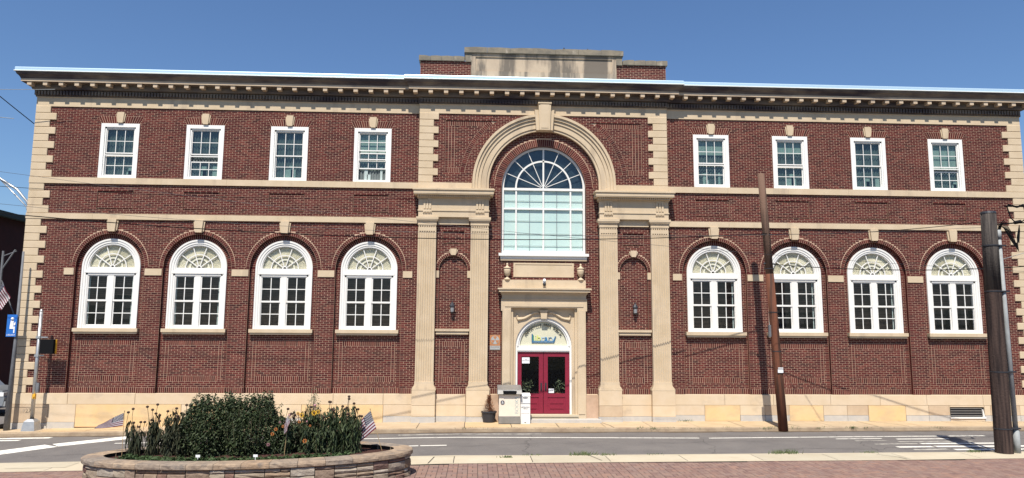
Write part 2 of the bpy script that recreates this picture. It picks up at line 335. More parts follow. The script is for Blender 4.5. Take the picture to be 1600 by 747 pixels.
KS = 155
for s in (-1, 1):
    lo, hi = (-HALF, -TW) if s < 0 else (TW, HALF)
    xs = [s*x for x in WX]
    holes = [rect(lo, hi, Z0, zk(3))]; mh = []
    for x in xs:
        holes += [arch(x, 1.18, 5.27, Z0, 1.31), rect(x-.63, x+.63, zk(98.5), zk(108)), rect(x-.67, x+.67, 8.40, 10.43), trap(x, .67, .80, 10.43, 10.70)]
        mh += [arch(x, 1.18, 5.27, Z0, 1.24), rect(x-.63, x+.63, zk(98.5), zk(108)), rect(x-.67, x+.67, 8.40, 10.43)]
    field(lo, hi, 0, KS, 0., holes, mh)
    for k, piece in enumerate([(min(lo, hi), xs[0]-1.18)]+[(xs[i]+1.18, xs[i+1]-1.18) for i in range(3)]+[(xs[3]+1.18, hi)] if s > 0 else [(lo, xs[3]-1.18)]+[(xs[i+1]+1.18, xs[i]-1.18) for i in (2, 1, 0)]+[(xs[0]+1.18, hi)]):
        soldiers(piece[0], piece[1], Z0, zk(3), 0., False)
    for x in xs:
        radial(x, 5.27, 1.18, 1.31, -.004)                     # rowlock ring
        radial(x, 5.27, 1.0, 1.20, YR, w=.07)                  # inner ring in the recess
        for q in (-1, 1):                                      # strips beside the window, below it the framed panel
            a, b = sorted((x+q*1.0, x+q*1.18)); field(a, b, 31, 67, YR, L=.18)
        soldiers(x-1.18, x+1.18, Z0, zk(3), YR)
        field(x-1.18, x+1.18, 3, 31, YR, [rect(x-.86, x+.86, zk(6), zk(9)), rect(x-.86, x+.86, zk(25), zk(28)), rect(x-.97, x-.86, zk(6), zk(28)), rect(x+.86, x+.97, zk(6), zk(28))], [])
        soldiers(x-.86, x+.86, zk(6), zk(9), YR, False); soldiers(x-.86, x+.86, zk(25), zk(28), YR, False)
        stack(x-.97, x-.86, zk(6), zk(28), YR-.001); stack(x+.86, x+.97, zk(6), zk(28), YR-.001)
        REV.strip([(x+1.18, Z0), (x+1.18, 5.27)]+[(x+1.18*math.cos(PI*i/24), 5.27+1.18*math.sin(PI*i/24)) for i in range(1, 24)]+[(x-1.18, 5.27), (x-1.18, Z0)], .0, YR+.01)
        # blind panel between the two stone bands
        field(x-.63, x+.63, 98, 108, .03, L=.21, phase=.05)
        REV.strip([(x-.63, zk(98.5)), (x+.63, zk(98.5)), (x+.63, zk(108)), (x-.63, zk(108)), (x-.63, zk(98.5))], .0, .04)
        # flat arch over the upper window
        n = 18; MORT.face([(x-.67, .001, 10.43), (x+.67, .001, 10.43), (x+.80, .001, 10.70), (x-.80, .001, 10.70)])
        for i in range(n):
            u0, u1 = -1+2*i/n, -1+2*(i+1)/n; g = .0075
            BW.quadbox([(x+.67*u0+g, 10.435), (x+.67*u1-g, 10.435), (x+.80*u1-g, 10.695), (x+.80*u0+g, 10.695)], -.003-random.random()*.002, .02)
# ---- central pavilion
PANR = 2.93
def panel_shape(sgn):
    def f(a, b, wide):
        if a < zk(121)-1e-4 or b > zk(151)+1e-4: return None
        d = math.sqrt(max(0, PANR**2-((a+b)/2-8.4)**2)); l = (3.61, d)
        return (-3.61, -d) if sgn < 0 else (d, 3.61)
    return f
def big_arch(r):
    def f(a, b, wide):
        if a < 8.4: return (-2.0, 2.0)
        d = r*r-(a-8.4)**2
        return None if d <= 0 else (-math.sqrt(d), math.sqrt(d))
    return f
th = [rect(-TW, TW, Z0, zk(3)), big_arch(2.05)]; tm = [big_arch(2.2)]
for q in (-3.25, 3.25):
    th += [arch(q, .51, 5.28, 3.1, .62), rect(q-.38, q+.38, zk(81.5), zk(88)), rect(q-.33, q+.33, zk(25), zk(28)), rect(q-.33, q+.33, zk(6), zk(9)), rect(q-.44, q-.33, zk(6), zk(28)), rect(q+.33, q+.44, zk(6), zk(28))]
    tm += [arch(q, .51, 5.28, 3.1, .56), rect(q-.38, q+.38, zk(81.5), zk(88))]
th += [panel_shape(-1), panel_shape(1)]; tm += [panel_shape(-1), panel_shape(1)]
field(-TW, TW, 0, KS, YT, th, tm)
for a, b in ((-TW, -2.0), (2.0, TW)): soldiers(a, b, Z0, zk(3), YT, False)
REV.strip([(-TW, Z0), (-TW, ZT)], YT, .02); REV.strip([(TW, Z0), (TW, ZT)], YT, .02)
for q in (-3.25, 3.25):
    radial(q, 5.28, .51, .62, YT-.004, w=.07)
    field(q-.53, q+.53, 33, 84, YT+.09, bounds=arch(q, .55, 5.28, 3.0, .60))
    REV.strip([(q+.51, 3.1), (q+.51, 5.28)]+[(q+.51*math.cos(PI*i/16), 5.28+.51*math.sin(PI*i/16)) for i in range(1, 16)]+[(q-.51, 5.28), (q-.51, 3.1)], YT, YT+.1)
    field(q-.38, q+.38, 81, 88, YT+.035, L=.21, phase=.03)
    REV.strip([(q-.38, zk(81.5)), (q+.38, zk(81.5)), (q+.38, zk(88)), (q-.38, zk(88)), (q-.38, zk(81.5))], YT, YT+.045)
    for k0 in (6, 25): soldiers(q-.33, q+.33, zk(k0), zk(k0+3), YT, False)
    stack(q-.44, q-.33, zk(6), zk(28), YT-.001); stack(q+.33, q+.44, zk(6), zk(28), YT-.001)
for s in (-1, 1):                                             # spandrel panels beside the great arch
    yp = YT+.025
    a, b = sorted((s*3.61, s*1.6))
    def bd(p, q, w, s=s):
        e = panel_shape(s)(p, q, w); return e
    inner = [rect(*sorted((s*3.61, s*3.50)), zk(121), zk(151)), rect(*sorted((s*3.39, s*3.28)), zk(124), zk(148)), rect(*sorted((s*3.50, s*1.7)), zk(148), zk(151)), rect(*sorted((s*3.50, s*2.6)), zk(121), zk(124))]
    def arcstrip(p, q, w, s=s):
        m = (p+q)/2-8.4; d0 = math.sqrt(max(0, PANR**2-m*m)); d1 = math.sqrt(max(0, (PANR+.155)**2-m*m)); return tuple(sorted((s*d0, s*d1)))
    field(a, b, 121, 151, yp, inner+[arcstrip], [], bounds=bd)
    stack(*sorted((s*3.61, s*3.50)), zk(121), zk(151), yp-.001); stack(*sorted((s*3.39, s*3.28)), zk(124), zk(148), yp-.001)
    x0, x1 = sorted((s*3.50, s*1.95)); soldiers(x0, x1, zk(148), zk(151), yp-.001)
    x0, x1 = sorted((s*3.50, s*2.92)); soldiers(x0, x1, zk(121), zk(124), yp-.001)
    a0, a1 = math.asin((zk(121.3)-8.4)/3.0), math.asin((zk(150.4)-8.4)/3.03)
    if s < 0: a0, a1 = PI-a1, PI-a0
    radial(0, 8.4, 2.935, 3.11, yp-.006, a0, a1, w=.07)
    REV.strip([(s*3.61, zk(121)), (s*3.61, zk(151)), (s*math.sqrt(PANR**2-(zk(151)-8.4)**2), zk(151))], YT, yp+.01)
    REV.strip([(s*PANR*math.cos(t), 8.4+PANR*math.sin(t)) for t in [math.asin((zk(121)-8.4)/PANR)+(math.asin((zk(151)-8.4)/PANR)-math.asin((zk(121)-8.4)/PANR))*i/14 for i in range(15)]], YT, yp+.01)
# centre bay, behind the great stone arch
ch = [arch(0, 1.80, 8.34, 8.37, 1.80), rect(-1.55, 1.55, 5.69, 8.34), rect(-1.5, 1.5, Z0, 4.5), rect(-2.1, 2.1, Z0, zk(3))]
cm = [arch(0, 1.55, 8.34, 8.37, 1.68), rect(-1.55, 1.55, 5.69, 8.34), rect(-1.5, 1.5, Z0, 4.5)]
def cb(a, b, w):
    if a < 8.4: return (-2.05, 2.05)
    d = 2.12**2-(a-8.4)**2
    return (-math.sqrt(d), math.sqrt(d)) if d > 0 else None
field(-2.05, 2.05, 0, 150, YC, ch, cm, bounds=cb)
soldiers(-2.0, -1.48, Z0, zk(3), YC-.001); soldiers(1.48, 2.0, Z0, zk(3), YC-.001)
radial(0, 8.34, 1.54, 1.80, YC-.004, w=.072)
for s in (-1, 1): REV.strip([(s*2.0, Z0), (s*2.0, 8.4)], YT, YC+.01); REV.strip([(s*1.53, 5.8), (s*1.53, 8.34)], YC, YC+.25)
REV.arc(0, 8.34, 1.53, 1.54, YC+.0, YC+.25, n=32, outer=False)
# parapet bricks above the pavilion
for s in (-1, 1):
    x0, x1 = sorted((s*2.72, s*4.58)); nn = 9; zb = 12.42; ch_ = (13.02-zb)/nn
    MORT.face([(x0, YT+.0035, zb), (x1, YT+.0035, zb), (x1, YT+.0035, 13.02), (x0, YT+.0035, 13.02)])
    for k in range(nn):
        off = x0-(.105 if k % 2 else 0); n = 0
        while off+n*.21 < x1:
            u, v = max(x0, off+n*.21), min(x1, off+(n+1)*.21); n += 1
            if v-u > .03: brick(u+J/2, v-J/2, zb+k*ch_+J/2, zb+(k+1)*ch_-J/2, YT)

# the 300 bricks nearest the camera are parts, the others one mass of brickwork
WALL = MORT.build('brick_wall', M['mortar'], LIB)
full = [b for b in BRICKS if abs((b[1]-b[0])-(.2105-J)) < .002 and abs((b[3]-b[2])-(C-J)) < .002]
full.sort(key=lambda b: (b[0]+2.0)**2+(b[2]-2.6)**2+ (0 if b[4] < .05 else 9))
near = set(full[:299]); bm1 = MB(); w_, h_ = .2105-J, C-J
bm1.box(-w_/2, w_/2, 0, .022, -h_/2, h_/2, skip=('k',)); bme = bm1.mesh('brick', M['brick'])
for b in BRICKS:
    if b in near: link('brick', bme, WALL, ((b[0]+b[1])/2, b[4], (b[2]+b[3])/2))
    else: BW.quadbox([(b[0], b[2]), (b[1], b[2]), (b[1], b[3]), (b[0], b[3])], b[4], b[4]+.02)
BW.build('brickwork', M['brick'], WALL, kind='stuff')
REV.build('brick_reveal', M['brick'], WALL)
# body of the building behind the brick face
b = MB(); b.box(-HALF, -HALF+.3, .02, 14, -.6, 12.0); b.box(HALF-.3, HALF, .02, 14, -.6, 12.0); b.box(-HALF, HALF, 13.7, 14, -.6, 12.0)
b.build('side_wall', M['far_brick'], LIB)
b = MB(); b.box(-HALF+.01, HALF-.01, .25, 13.9, 11.5, 12.2); b.build('flat_roof', M['roof'], LIB)

# ---- stone: plinth, bands, quoins, keystones
def stone(name, m='stone', parent=LIB, **kw):
    return lambda b: b.build(name, M[m], parent, **kw)
def gz(x): return 0. if x > -3 else .0183*(max(x, -22)+3)
def blockrow(x0, x1, ws, z0, z1, yf, name, m, seed=0):
    r = random.Random(seed); x = x0; pat = 0
    while x < x1-.02:
        w = ws*(.75+.5*r.random()); e = min(x+w, x1)
        if x1-e < .3: e = x1
        yield x, e; x = e
PL = MB(); PL.box(-HALF+.02, -1.2, -.03, .3, -.7, .90); PL.box(1.2, HALF-.02, -.03, .3, -.7, .90); PL.box(-TW+.02, -1.2, YT-.03, .3, -.5, .90); PL.box(1.2, TW-.02, YT-.03, .3, -.5, .90)
pl = PL.build('plinth', M['mortar'], LIB)
def blk(x0, x1, z0, z1, yf, m='block', name='plinth_block', yb=None, g=.004):
    b = MB(); cx = (x0+x1)/2; w = (x1-x0)/2-g
    c = .006
    b.idx([(-w, 0.01, z0+g), (w, 0.01, z0+g), (w, .01, z1-g), (-w, .01, z1-g), (-w+c, 0, z0+g+c), (w-c, 0, z0+g+c), (w-c, 0, z1-g-c), (-w+c, 0, z1-g-c), (-w, .2, z0+g), (w, .2, z0+g), (w, .2, z1-g), (-w, .2, z1-g)],
          [(4, 5, 6, 7), (0, 1, 5, 4), (1, 2, 6, 5), (2, 3, 7, 6), (3, 0, 4, 7), (8, 9, 1, 0), (9, 10, 2, 1), (10, 11, 3, 2), (11, 8, 0, 3)])
    return b.build(name, M[m], pl, (cx, yf, 0))
ochres = [(-15.99, -12.47), (-12.1, -10.4), (-8.4, -5.6), (5.73, 7.0), (8.79, 10.03), (11.68, 13.05)]
tans = [(7.9, 8.75), (10.9, 11.66), (13.9, 14.66), (-18.2, -16.9), (16.2, 17.3)]
for i, (a, e) in enumerate(list(blockrow(-HALF, -TW-.02, 2.2, 0, 0, 0, '', '', 3))+list(blockrow(TW+.02, HALF, 2.2, 0, 0, 0, '', '', 4))):
    blk(a, e, .55, .92, -.08)
VENT = (14.69, 15.97, .11, .49)
for lo, hi in ((-HALF, -TW-.02), (TW+.02, HALF)):
    cuts = sorted({lo, hi}|{c for o in ochres+tans for c in o if lo < c < hi}|({VENT[0], VENT[1]} if lo > 0 else set()))
    r = random.Random(5)
    for a, e in zip(cuts[:-1], cuts[1:]):
        mid = (a+e)/2; kind = 'ochre' if any(o[0] <= mid <= o[1] for o in ochres) else 'tan' if any(o[0] <= mid <= o[1] for o in tans) else None
        if VENT[0] <= mid <= VENT[1] and lo > 0:
            blk(a, e, VENT[3], .55, -.08); blk(a, e, -.1, VENT[2], -.08); continue
        if kind == 'ochre': blk(a, e, gz(mid)+.0, .55, -.083, 'ochre'); continue
        n = max(1, round((e-a)/1.6)); zl = gz(mid)+.20
        if kind == 'tan': n = 1
        for j in range(n):
            p, q = a+(e-a)*j/n, a+(e-a)*(j+1)/n
            blk(p, q, zl, .55, -.08, kind or 'block'); blk(p, q, gz(mid)-.05, zl, -.095, 'granite', 'granite_block')
# plinth of the pavilion
for a, e in ((-3.80, -2.74), (2.74, 3.80)):
    blk(a, e, .17, .55, YT-.08); blk(a, e, .55, .92, YT-.08); blk(a, e, -.06, .17, YT-.10, 'granite', 'granite_block')
for a, e in ((-1.92, -1.5), (1.5, 1.92)):
    blk(a, e, .17, .55, YC-.05, 'tan' if a > 0 else 'block'); blk(a, e, .55, .92, YC-.05)
for c in (-4.2, -2.32, 2.32, 4.2):
    blk(c-.41, c+.41, .17, .55, YT-.27, 'tan' if c == 2.32 else 'block'); blk(c-.41, c+.41, .55, 1.07, YT-.27); blk(c-.42, c+.42, -.06, .17, YT-.29, 'granite', 'granite_block')
text('cornerstone_date', '1927', .20, M['parapet'], pl, (-17.65, -.082, .33))
b = MB(); b.box(-18.12, -16.95, -.086, -.079, .445, .452); b.build('cornerstone_groove', M['core'], pl)
# bands
def bandrow(x0, x1, y, z0, z1, L=2.4):
    n = max(1, round((x1-x0)/L))
    for i in range(n):
        b = MB(); w = (x1-x0)/n; b.box(x0+i*w+.002, x0+(i+1)*w-.002, y-.0012*(i % 2), .1, z0, z1); b.build('band_stone', M['stone'], LIB)
for s in (-1, 1):
    bandrow(*sorted((s*(HALF+.045), s*(TW+.005))), -.06, 8.21, 8.43); bandrow(*sorted((s*(TW+.03), s*2.62)), YT-.06, 8.213, 8.433); bandrow(*sorted((s*(HALF+.045), s*(TW+.005))), -.06, 6.94, 7.14)
# quoins
def quoin_mesh(w, h):
    q = MB(); c = .018
    q.idx([(0, 0, c), (w-c, 0, c), (w-c, 0, h-c), (0, 0, h-c), (0, .012, .008), (w, .012, .008), (w, .012, h-.005), (0, .012, h-.005), (0, .2, .008), (w, .2, .008), (w, .2, h-.005), (0, .2, h-.005)],
          [(0, 1, 2, 3), (4, 5, 1, 0), (5, 6, 2, 1), (6, 7, 3, 2), (8, 9, 5, 4), (9, 10, 6, 5), (10, 11, 7, 6), (11, 8, 4, 7), (7, 4, 0), (7, 0, 3), (8, 11, 7, 4)])
    return q
qc = {}
def quoins(side, xe, zlo, zhi, n, first_long, wl, ws, yf):
    yf -= .012
    h = (zhi-zlo)/n
    for i in range(n):
        lg = (i % 2 == 0) == first_long; w = wl if lg else ws
        key = (round(w, 3), round(h, 4), side)
        if key not in qc:
            q = quoin_mesh(w, h)
            if side > 0: q.v = [(-x, y, z) for x, y, z in q.v]; q.f = [tuple(reversed(f)) for f in q.f]
            qc[key] = q.mesh('quoin', M['stone'])
        link('quoin', qc[key], LIB, (xe, yf, zhi-(i+1)*h))
for s in (-1, 1):
    quoins(s, s*(HALF+.03), 8.43, 11.03, 10, False, .73, .51, -.035)
    quoins(s, s*(HALF+.03), 7.14, 8.21, 4, False, .73, .51, -.035)
    quoins(s, s*(HALF+.03), .92, 6.94, 23, False, .73, .51, -.035)
    quoins(s, s*(TW+.03), 8.433, 11.03, 10, True, .70, .52, YT-.035)
# window keystones, ring keystones, imposts, sills
def prism(pts, y0, y1):
    b = MB(); b.quadbox(pts, y0, y1); return b
k1 = prism([(-.085, 0), (.085, 0), (.125, .39), (-.125, .39)], -.07, .02).mesh('keystone', M['stone'])
k1b = prism([(-.125, .04), (.125, .04), (.17, .34), (-.17, .34)], -.035, .02).mesh('keystone_shoulder', M['stone'])
k2 = prism([(-.115, 0), (.115, 0), (.15, .43), (-.15, .43)], -.12, .02).mesh('keystone', M['stone'])
k2b = prism([(-.165, .04), (.165, .04), (.20, .38), (-.20, .38)], -.06, .02).mesh('keystone_shoulder', M['stone'])
im = MB(); im.box(-.29, .29, -.03, .05, 0, .23); imme = im.mesh('impost_block', M['stone'])
imh = MB(); imh.box(-.165, .165, -.03, .05, 0, .23); imhme = imh.mesh('impost_block', M['stone'])
sl = MB(); sl.box(-1.1, 1.1, -.05, .2, .07, .19); sl.box(-1.07, 1.07, -.01, .2, 0, .07); slme = sl.mesh('window_sill', M['stone'])
for x in WXS:
    k = link('keystone', k1, LIB, (x, 0, 10.45)); link('keystone_shoulder', k1b, k)
    k = link('keystone', k2, LIB, (x, 0, 6.51)); link('keystone_shoulder', k2b, k)
    link('window_sill', slme, LIB, (x, 0, 2.94))
for s in (-1, 1):
    for i in range(3): link('impost_block', imme, LIB, (s*(7.75+3*i), 0, 4.98))
    link('impost_block', imhme, LIB, (s*(6.25-1.18-.2), 0, 4.98)); link('impost_block', imhme, LIB, (s*(15.25+1.18+.2), 0, 4.98))

# ---- entablature: frieze, dentils, modillions, cornice and flashing swept round the building
def outline(p): return [(-HALF-p, 14), (-HALF-p, -p), (-TW-p, -p), (-TW-p, YT-p), (TW+p, YT-p), (TW+p, -p), (HALF+p, -p), (HALF+p, 14)]
def sweep(prof, mi=0, mb=None):
    mb = mb or MB(); rings = [[(x, y, z) for x, y in outline(p)] for p, z in prof]
    for a, c in zip(rings[:-1], rings[1:]):
        for i in range(7): mb.face([a[i], a[i+1], c[i+1], c[i]], mi)
    return mb
sweep([(-.02, 11.01), (.035, 11.01), (.035, 11.33), (.055, 11.34), (.055, 11.36), (-.02, 11.36)]).build('frieze', M['stone'], LIB)
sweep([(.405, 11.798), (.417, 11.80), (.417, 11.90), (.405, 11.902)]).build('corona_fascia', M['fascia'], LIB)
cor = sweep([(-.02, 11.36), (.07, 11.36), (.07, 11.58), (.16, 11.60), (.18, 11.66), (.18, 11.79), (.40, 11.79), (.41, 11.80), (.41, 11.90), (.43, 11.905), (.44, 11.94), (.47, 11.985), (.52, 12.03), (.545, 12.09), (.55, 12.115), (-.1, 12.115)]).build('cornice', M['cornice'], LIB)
sweep([(.50, 12.112), (.575, 12.112), (.58, 12.12), (.58, 12.145), (.57, 12.155), (.565, 12.16), (.565, 12.25), (.56, 12.265), (.545, 12.275), (.52, 12.28), (-.2, 12.30)]).build('metal_flashing', M['metal'], LIB, smooth=False)
sweep([(.585, 12.116), (.59, 12.12), (.59, 12.14), (.585, 12.144)]).build('drip_edge', M['white'], LIB)
dn = MB()
def dent(x, y): dn.box(x-.033, x+.033, y-.075, y, 11.40, 11.55, skip=('k',))
x = -HALF-.04
while x < HALF+.06:
    dent(x, (YT if abs(x) < TW+.07 else 0)-.07); x += .11
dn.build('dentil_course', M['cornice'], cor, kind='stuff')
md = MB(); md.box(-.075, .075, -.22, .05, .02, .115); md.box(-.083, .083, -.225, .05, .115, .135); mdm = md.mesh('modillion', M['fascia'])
for s in (-1, 1):
    for k in range(25): link('modillion', mdm, cor, (s*(18.336-.546*k), -.17, 11.655))
for k in range(-9, 9): link('modillion', mdm, cor, (.277+.554*k, YT-.17, 11.655))
# ---- parapet
b = MB(); b.box(-4.56, 4.56, YT+.02, .6, 12.2, 13.0); b.build('parapet_wall', M['cap'], LIB)
b = MB()
for s in (-1, 1):
    x0, x1 = sorted((s*2.95, s*4.64)); n = 4
    for i in range(n):
        c0, c1 = x0+(x1-x0)*i/n, x0+(x1-x0)*(i+1)/n; d = random.uniform(-.02, .02)
        cb_ = MB(); cb_.quadbox([(c0+.004, 13.02), (c1-.004, 13.02), (c1-.004+.01*d, 13.19+d), ((c0+c1)/2, 13.205), (c0+.004, 13.19-d)], YT-.07, .65, back=True); cb_.build('coping_stone', M['cap'], LIB)
n = 7
for i in range(n):
    c0, c1 = -2.97+5.94*i/n, -2.97+5.94*(i+1)/n; d = random.uniform(-.02, .02)
    lo = 13.0 if i in (0, n-1) else 13.33
    cb_ = MB(); cb_.quadbox([(c0+.004, 13.34), (c1-.004, 13.34), (c1-.004, 13.53+d), ((c0+c1)/2, 13.55), (c0+.004, 13.54-d)], YT-.12, .6, back=True); cb_.build('coping_stone', M['cap'], LIB)
b = MB()
for s in (-1, 1): b.box(*sorted((s*2.70, s*2.93)), YT-.06, .5, 13.0, 13.34)
b.build('parapet_step', M['cap'], LIB)
b = MB(); b.box(-2.7, 2.7, YT-.045, .4, 12.2, 12.66); b.box(-2.7, 2.7, YT-.045, .4, 13.20, 13.335); b.box(-2.7, -2.55, YT-.045, .4, 12.66, 13.2); b.box(2.55, 2.7, YT-.045, .4, 12.66, 13.2); b.box(-2.55, 2.55, YT-.005, .4, 12.66, 13.2)
b.build('parapet_tablet', M['parapet'], LIB)
b = MB(); b.tube([(.75, 0, 13.5), (.76, 0, 13.68)], [.05, .025]); b.tube([(2.0-.35, 0, 13.5), (1.65, 0, 13.66)], [.02, .02]); b.build('roof_finial', M['iron'], LIB)

# ---- the great arch
AR = MB()
for r0, r1, y in ((2.01, 2.10, YT-.02), (2.10, 2.30, YT-.055), (2.30, 2.42, YT-.09), (2.42, 2.52, YT-.14), (2.52, 2.61, YT-.19)):
    AR.arc(0, 8.41, r0, r1, y, YC+.02, n=56)
    for s in (-1, 1): AR.box(*sorted((s*r0, s*r1)), y, YC+.02, 8.215, 8.41)
ar = AR.build('stone_arch', M['stone'], LIB)
b = prism([(-.19, 10.38), (.19, 10.38), (.23, 11.40), (-.23, 11.40)], YT-.34, YT); b.v += []
b.box(-.25, .25, YT-.37, YT, 11.36, 11.41)
b.build('great_keystone', M['stone'], ar)
b = MB(); b.quadbox([(-.13, 10.45), (.13, 10.45), (.165, 11.33), (-.165, 11.33)], YT-.352, YT-.3); b.build('keystone_panel', M['stone'], ar)
b = MB(); b.quadbox([(-.30, 10.40), (.30, 10.40), (.36, 11.16), (-.36, 11.16)], YT-.23, YT); b.build('keystone_shoulder', M['stone'], ar)

# ---- pilasters and their entablatures
def fluted(w, d, z0, z1, nfl=7):
    pts = []; m = .035; pitch = (w-2*m)/nfl; r = pitch*.36
    pts.append((-w/2, d)); pts.append((-w/2, 0))
    for i in range(nfl):
        c = -w/2+m+pitch*(i+.5)
        for j in range(5):
            a = PI-PI*j/4; pts.append((c+r*math.cos(a), r*math.sin(a)*.9))
    pts += [(w/2, 0), (w/2, d)]
    b = MB(); n = len(pts); P = [(x, y, z0) for x, y in pts]+[(x, y, z1) for x, y in pts]
    b.idx(P, [(i, i+1, n+i+1, n+i) for i in range(n-1)]); return b
pm = fluted(.64, .18, 1.36, 6.64).mesh('shaft', M['stone'])
base = MB()
for hw, pr, a, e in ((.415, .09, 1.07, 1.12), (.395, .075, 1.12, 1.165), (.37, .05, 1.165, 1.20), (.35, .03, 1.20, 1.24), (.335, .014, 1.24, 1.36)): base.box(-hw, hw, -pr, .18, a, e)
bmx = base.mesh('base', M['stone'])
cap = MB(); cap.box(-.32, .32, 0, .18, 6.64, 6.765)
for i in range(8):
    x = -.32+.64*i/8+.04; cap.box(x-.018, x+.018, .0, .18, 6.765, 6.83)
cap.box(-.32, .32, .03, .18, 6.765, 6.83); cap.box(-.32, .32, 0, .18, 6.83, 6.86); cap.box(-.335, .335, -.015, .18, 6.86, 6.885)
for hw, pr, a, e in ((.33, .005, 6.885, 6.97), (.35, .03, 6.97, 7.02), (.38, .06, 7.02, 7.06), (.395, .075, 7.06, 7.15)): cap.box(-hw, hw, -pr, .18, a, e)
cpm = cap.mesh('capital', M['stone'])
for c in (-4.19, -2.32, 2.32, 4.19):
    e = bpy.data.objects.new('pilaster', pm); COL.objects.link(e); e.parent = LIB; e.location = (c, YT-.18, 0)
    link('base', bmx, e); link('capital', cpm, e)
for s in (-1, 1):
    x0, x1 = sorted((s*2.0, s*4.52)); yb = YT-.19
    b = MB(); b.box(x0, x1, yb, YC, 7.15, 7.40); b.box(x0-.02, x1+.02, yb-.025, YC, 7.36, 7.41); b.box(x0, x1, yb, YC, 7.41, 7.81); b.box(x0-.03, x1+.03, yb-.03, YC, 7.81, 7.85)
    b.build('entablature_frieze', M['stone'], LIB)
    b = MB(); b.box(x0+.7, x1-.7, YT-.06, YC, 6.90, 7.16); b.build('lintel', M['stone'], LIB)
    b = MB(); b.box(x0-.05, x1+.05, yb-.09, YC, 7.85, 7.93); b.box(x0-.15, x1+.15, yb-.22, YC, 7.93, 7.965); b.box(x0-.165, x1+.165, yb-.235, YC, 7.965, 8.09); b.box(x0-.20, x1+.20, yb-.27, YC, 8.09, 8.14); b.box(x0-.16, x1+.16, yb-.22, YC, 8.14, 8.165)
    ent = b.build('entablature_cornice', M['stone'], LIB)
    b = MB(); nd = 34
    for i in range(nd):
        x = x0-.03+(x1-x0+.06)*(i+.5)/nd; b.box(x-.022, x+.022, yb-.155, yb-.08, 7.855, 7.925)
    b.build('dentil_course', M['stone'], ent, kind='stuff')
    for c in (x0+.32, x1-.32):
        b = MB()
        for t in (-.1, 0, .1): b.box(c+t-.034, c+t+.034, yb-.035, YC, 7.44, 7.76)
        b.box(c-.15, c+.15, yb-.03, YC, 7.76, 7.81)
        for i in range(6): b.box(c-.135+.054*i-.018, c-.135+.054*i+.018, yb-.04, YC, 7.295, 7.34)
        b.box(c-.155, c+.155, yb-.035, YC, 7.34, 7.36)
        b.build('triglyph', M['stone'], LIB)
for q in (-3.25, 3.25):                                        # niches
    b = MB(); b.quadbox([(q-.08, 5.80), (q+.08, 5.80), (q+.12, 6.03), (q-.12, 6.03)], YT-.07, YT); b.quadbox([(q-.10, 5.83), (q+.10, 5.83), (q+.165, 5.99), (q-.165, 5.99)], YT-.04, YT); b.build('niche_keystone', M['stone'], LIB)
    b = MB(); b.box(q-.635, q-.50, YT-.025, YT+.05, 4.99, 5.24); b.build('impost_block', M['stone'], LIB)
    b = MB(); b.box(q+.50, q+.635, YT-.025, YT+.05, 4.99, 5.24); b.build('impost_block', M['stone'], LIB)
    b = MB(); b.box(q-.60, q+.60, YT-.13, YT+.1, 3.10, 3.18); b.box(q-.57, q+.57, YT-.09, YT+.1, 2.99, 3.10); b.build('niche_ledge', M['stone'], LIB)

# ---- centre window
def blade(b, x0, z0, x1, z1, w, y0, y1):                        # muntin bar between two points
    d = Vector((x1-x0, z1-z0)).normalized(); n = Vector((-d.y, d.x))*w/2
    b.quadbox([(x0-n.x, z0-n.y), (x1-n.x, z1-n.y), (x1+n.x, z1+n.y), (x0+n.x, z0+n.y)], y0, y1, back=True)
yw = YC+.13
W = MB(); W.arc(0, 8.34, 1.45, 1.54, yw-.03, yw+.08, n=48)
for s in (-1, 1): W.box(*sorted((s*1.45, s*1.54)), yw-.03, yw+.08, 5.9, 8.34)
W.box(-1.45, 1.45, yw-.02, yw+.06, 8.24, 8.33); W.box(-1.54, 1.54, yw-.04, yw+.08, 5.90, 6.0)
cw = W.build('arched_centre_window', M['white'], LIB)
b = MB(); b.box(-.03, .03, yw, yw+.05, 6.0, 8.24); b.box(-.03, .03, yw, yw+.05, 8.33, 9.8)
for s in (-1, 1): b.box(s*1.0-.03, s*1.0+.03, yw, yw+.05, 6.0, 8.24)
b.box(-1.45, 1.45, yw-.003, yw+.05, 7.53, 7.59)
b.arc(0, 8.33, .98, 1.04, yw, yw+.05, n=32)
for a in (22, 44, 67, 113, 136, 158):
    c, d = math.cos(R_(a)), math.sin(R_(a)); blade(b, .09*c, 8.33+.09*d, .98*c, 8.33+.98*d, .022, yw, yw+.03); blade(b, 1.04*c, 8.33+1.04*d, 1.45*c, 8.33+1.45*d, .022, yw, yw+.03)
b.build('mullions', M['white'], cw)
b = MB()
for x in (-.5, .5): b.box(x-.008, x+.008, yw+.035, yw+.05, 6.0, 8.24)
for z in (6.20, 6.65, 7.12, 7.86): b.box(-1.45, 1.45, yw+.037, yw+.052, z-.006, z+.006)
b.build('shade_seams', M['alu'], cw)
def pane(b_, parent, m): return b_.build('pane', M[m], parent)
for z0, z1 in ((6.0, 7.53), (7.59, 8.24)):
    for x0, x1 in ((-1.45, -1.03), (-.97, -.03), (.03, .97), (1.03, 1.45)):
        b = MB(); b.box(x0, x1, yw+.028, yw+.034, z0, z1); pane(b, cw, 'glass')
for r0, r1, angs in ((.0, .98, (0, 22, 44, 67, 90, 113, 136, 158, 180)), (1.04, 1.45, (0, 22, 44, 67, 90, 113, 136, 158, 180))):
    for a, e in zip(angs[:-1], angs[1:]):
        b = MB(); b.arc(0, 8.33, max(r0, .05), r1, yw+.032, yw+.036, R_(a+.5), R_(e-.5), 6, back=True); pane(b, cw, 'glass_arch')
for x0, x1 in ((-1.44, -.51), (-.49, .49), (.51, 1.44)):
    b = MB(); b.box(x0, x1, yw+.07, yw+.075, 5.98, 8.30); b.build('roller_shade', M['cyan'], cw)
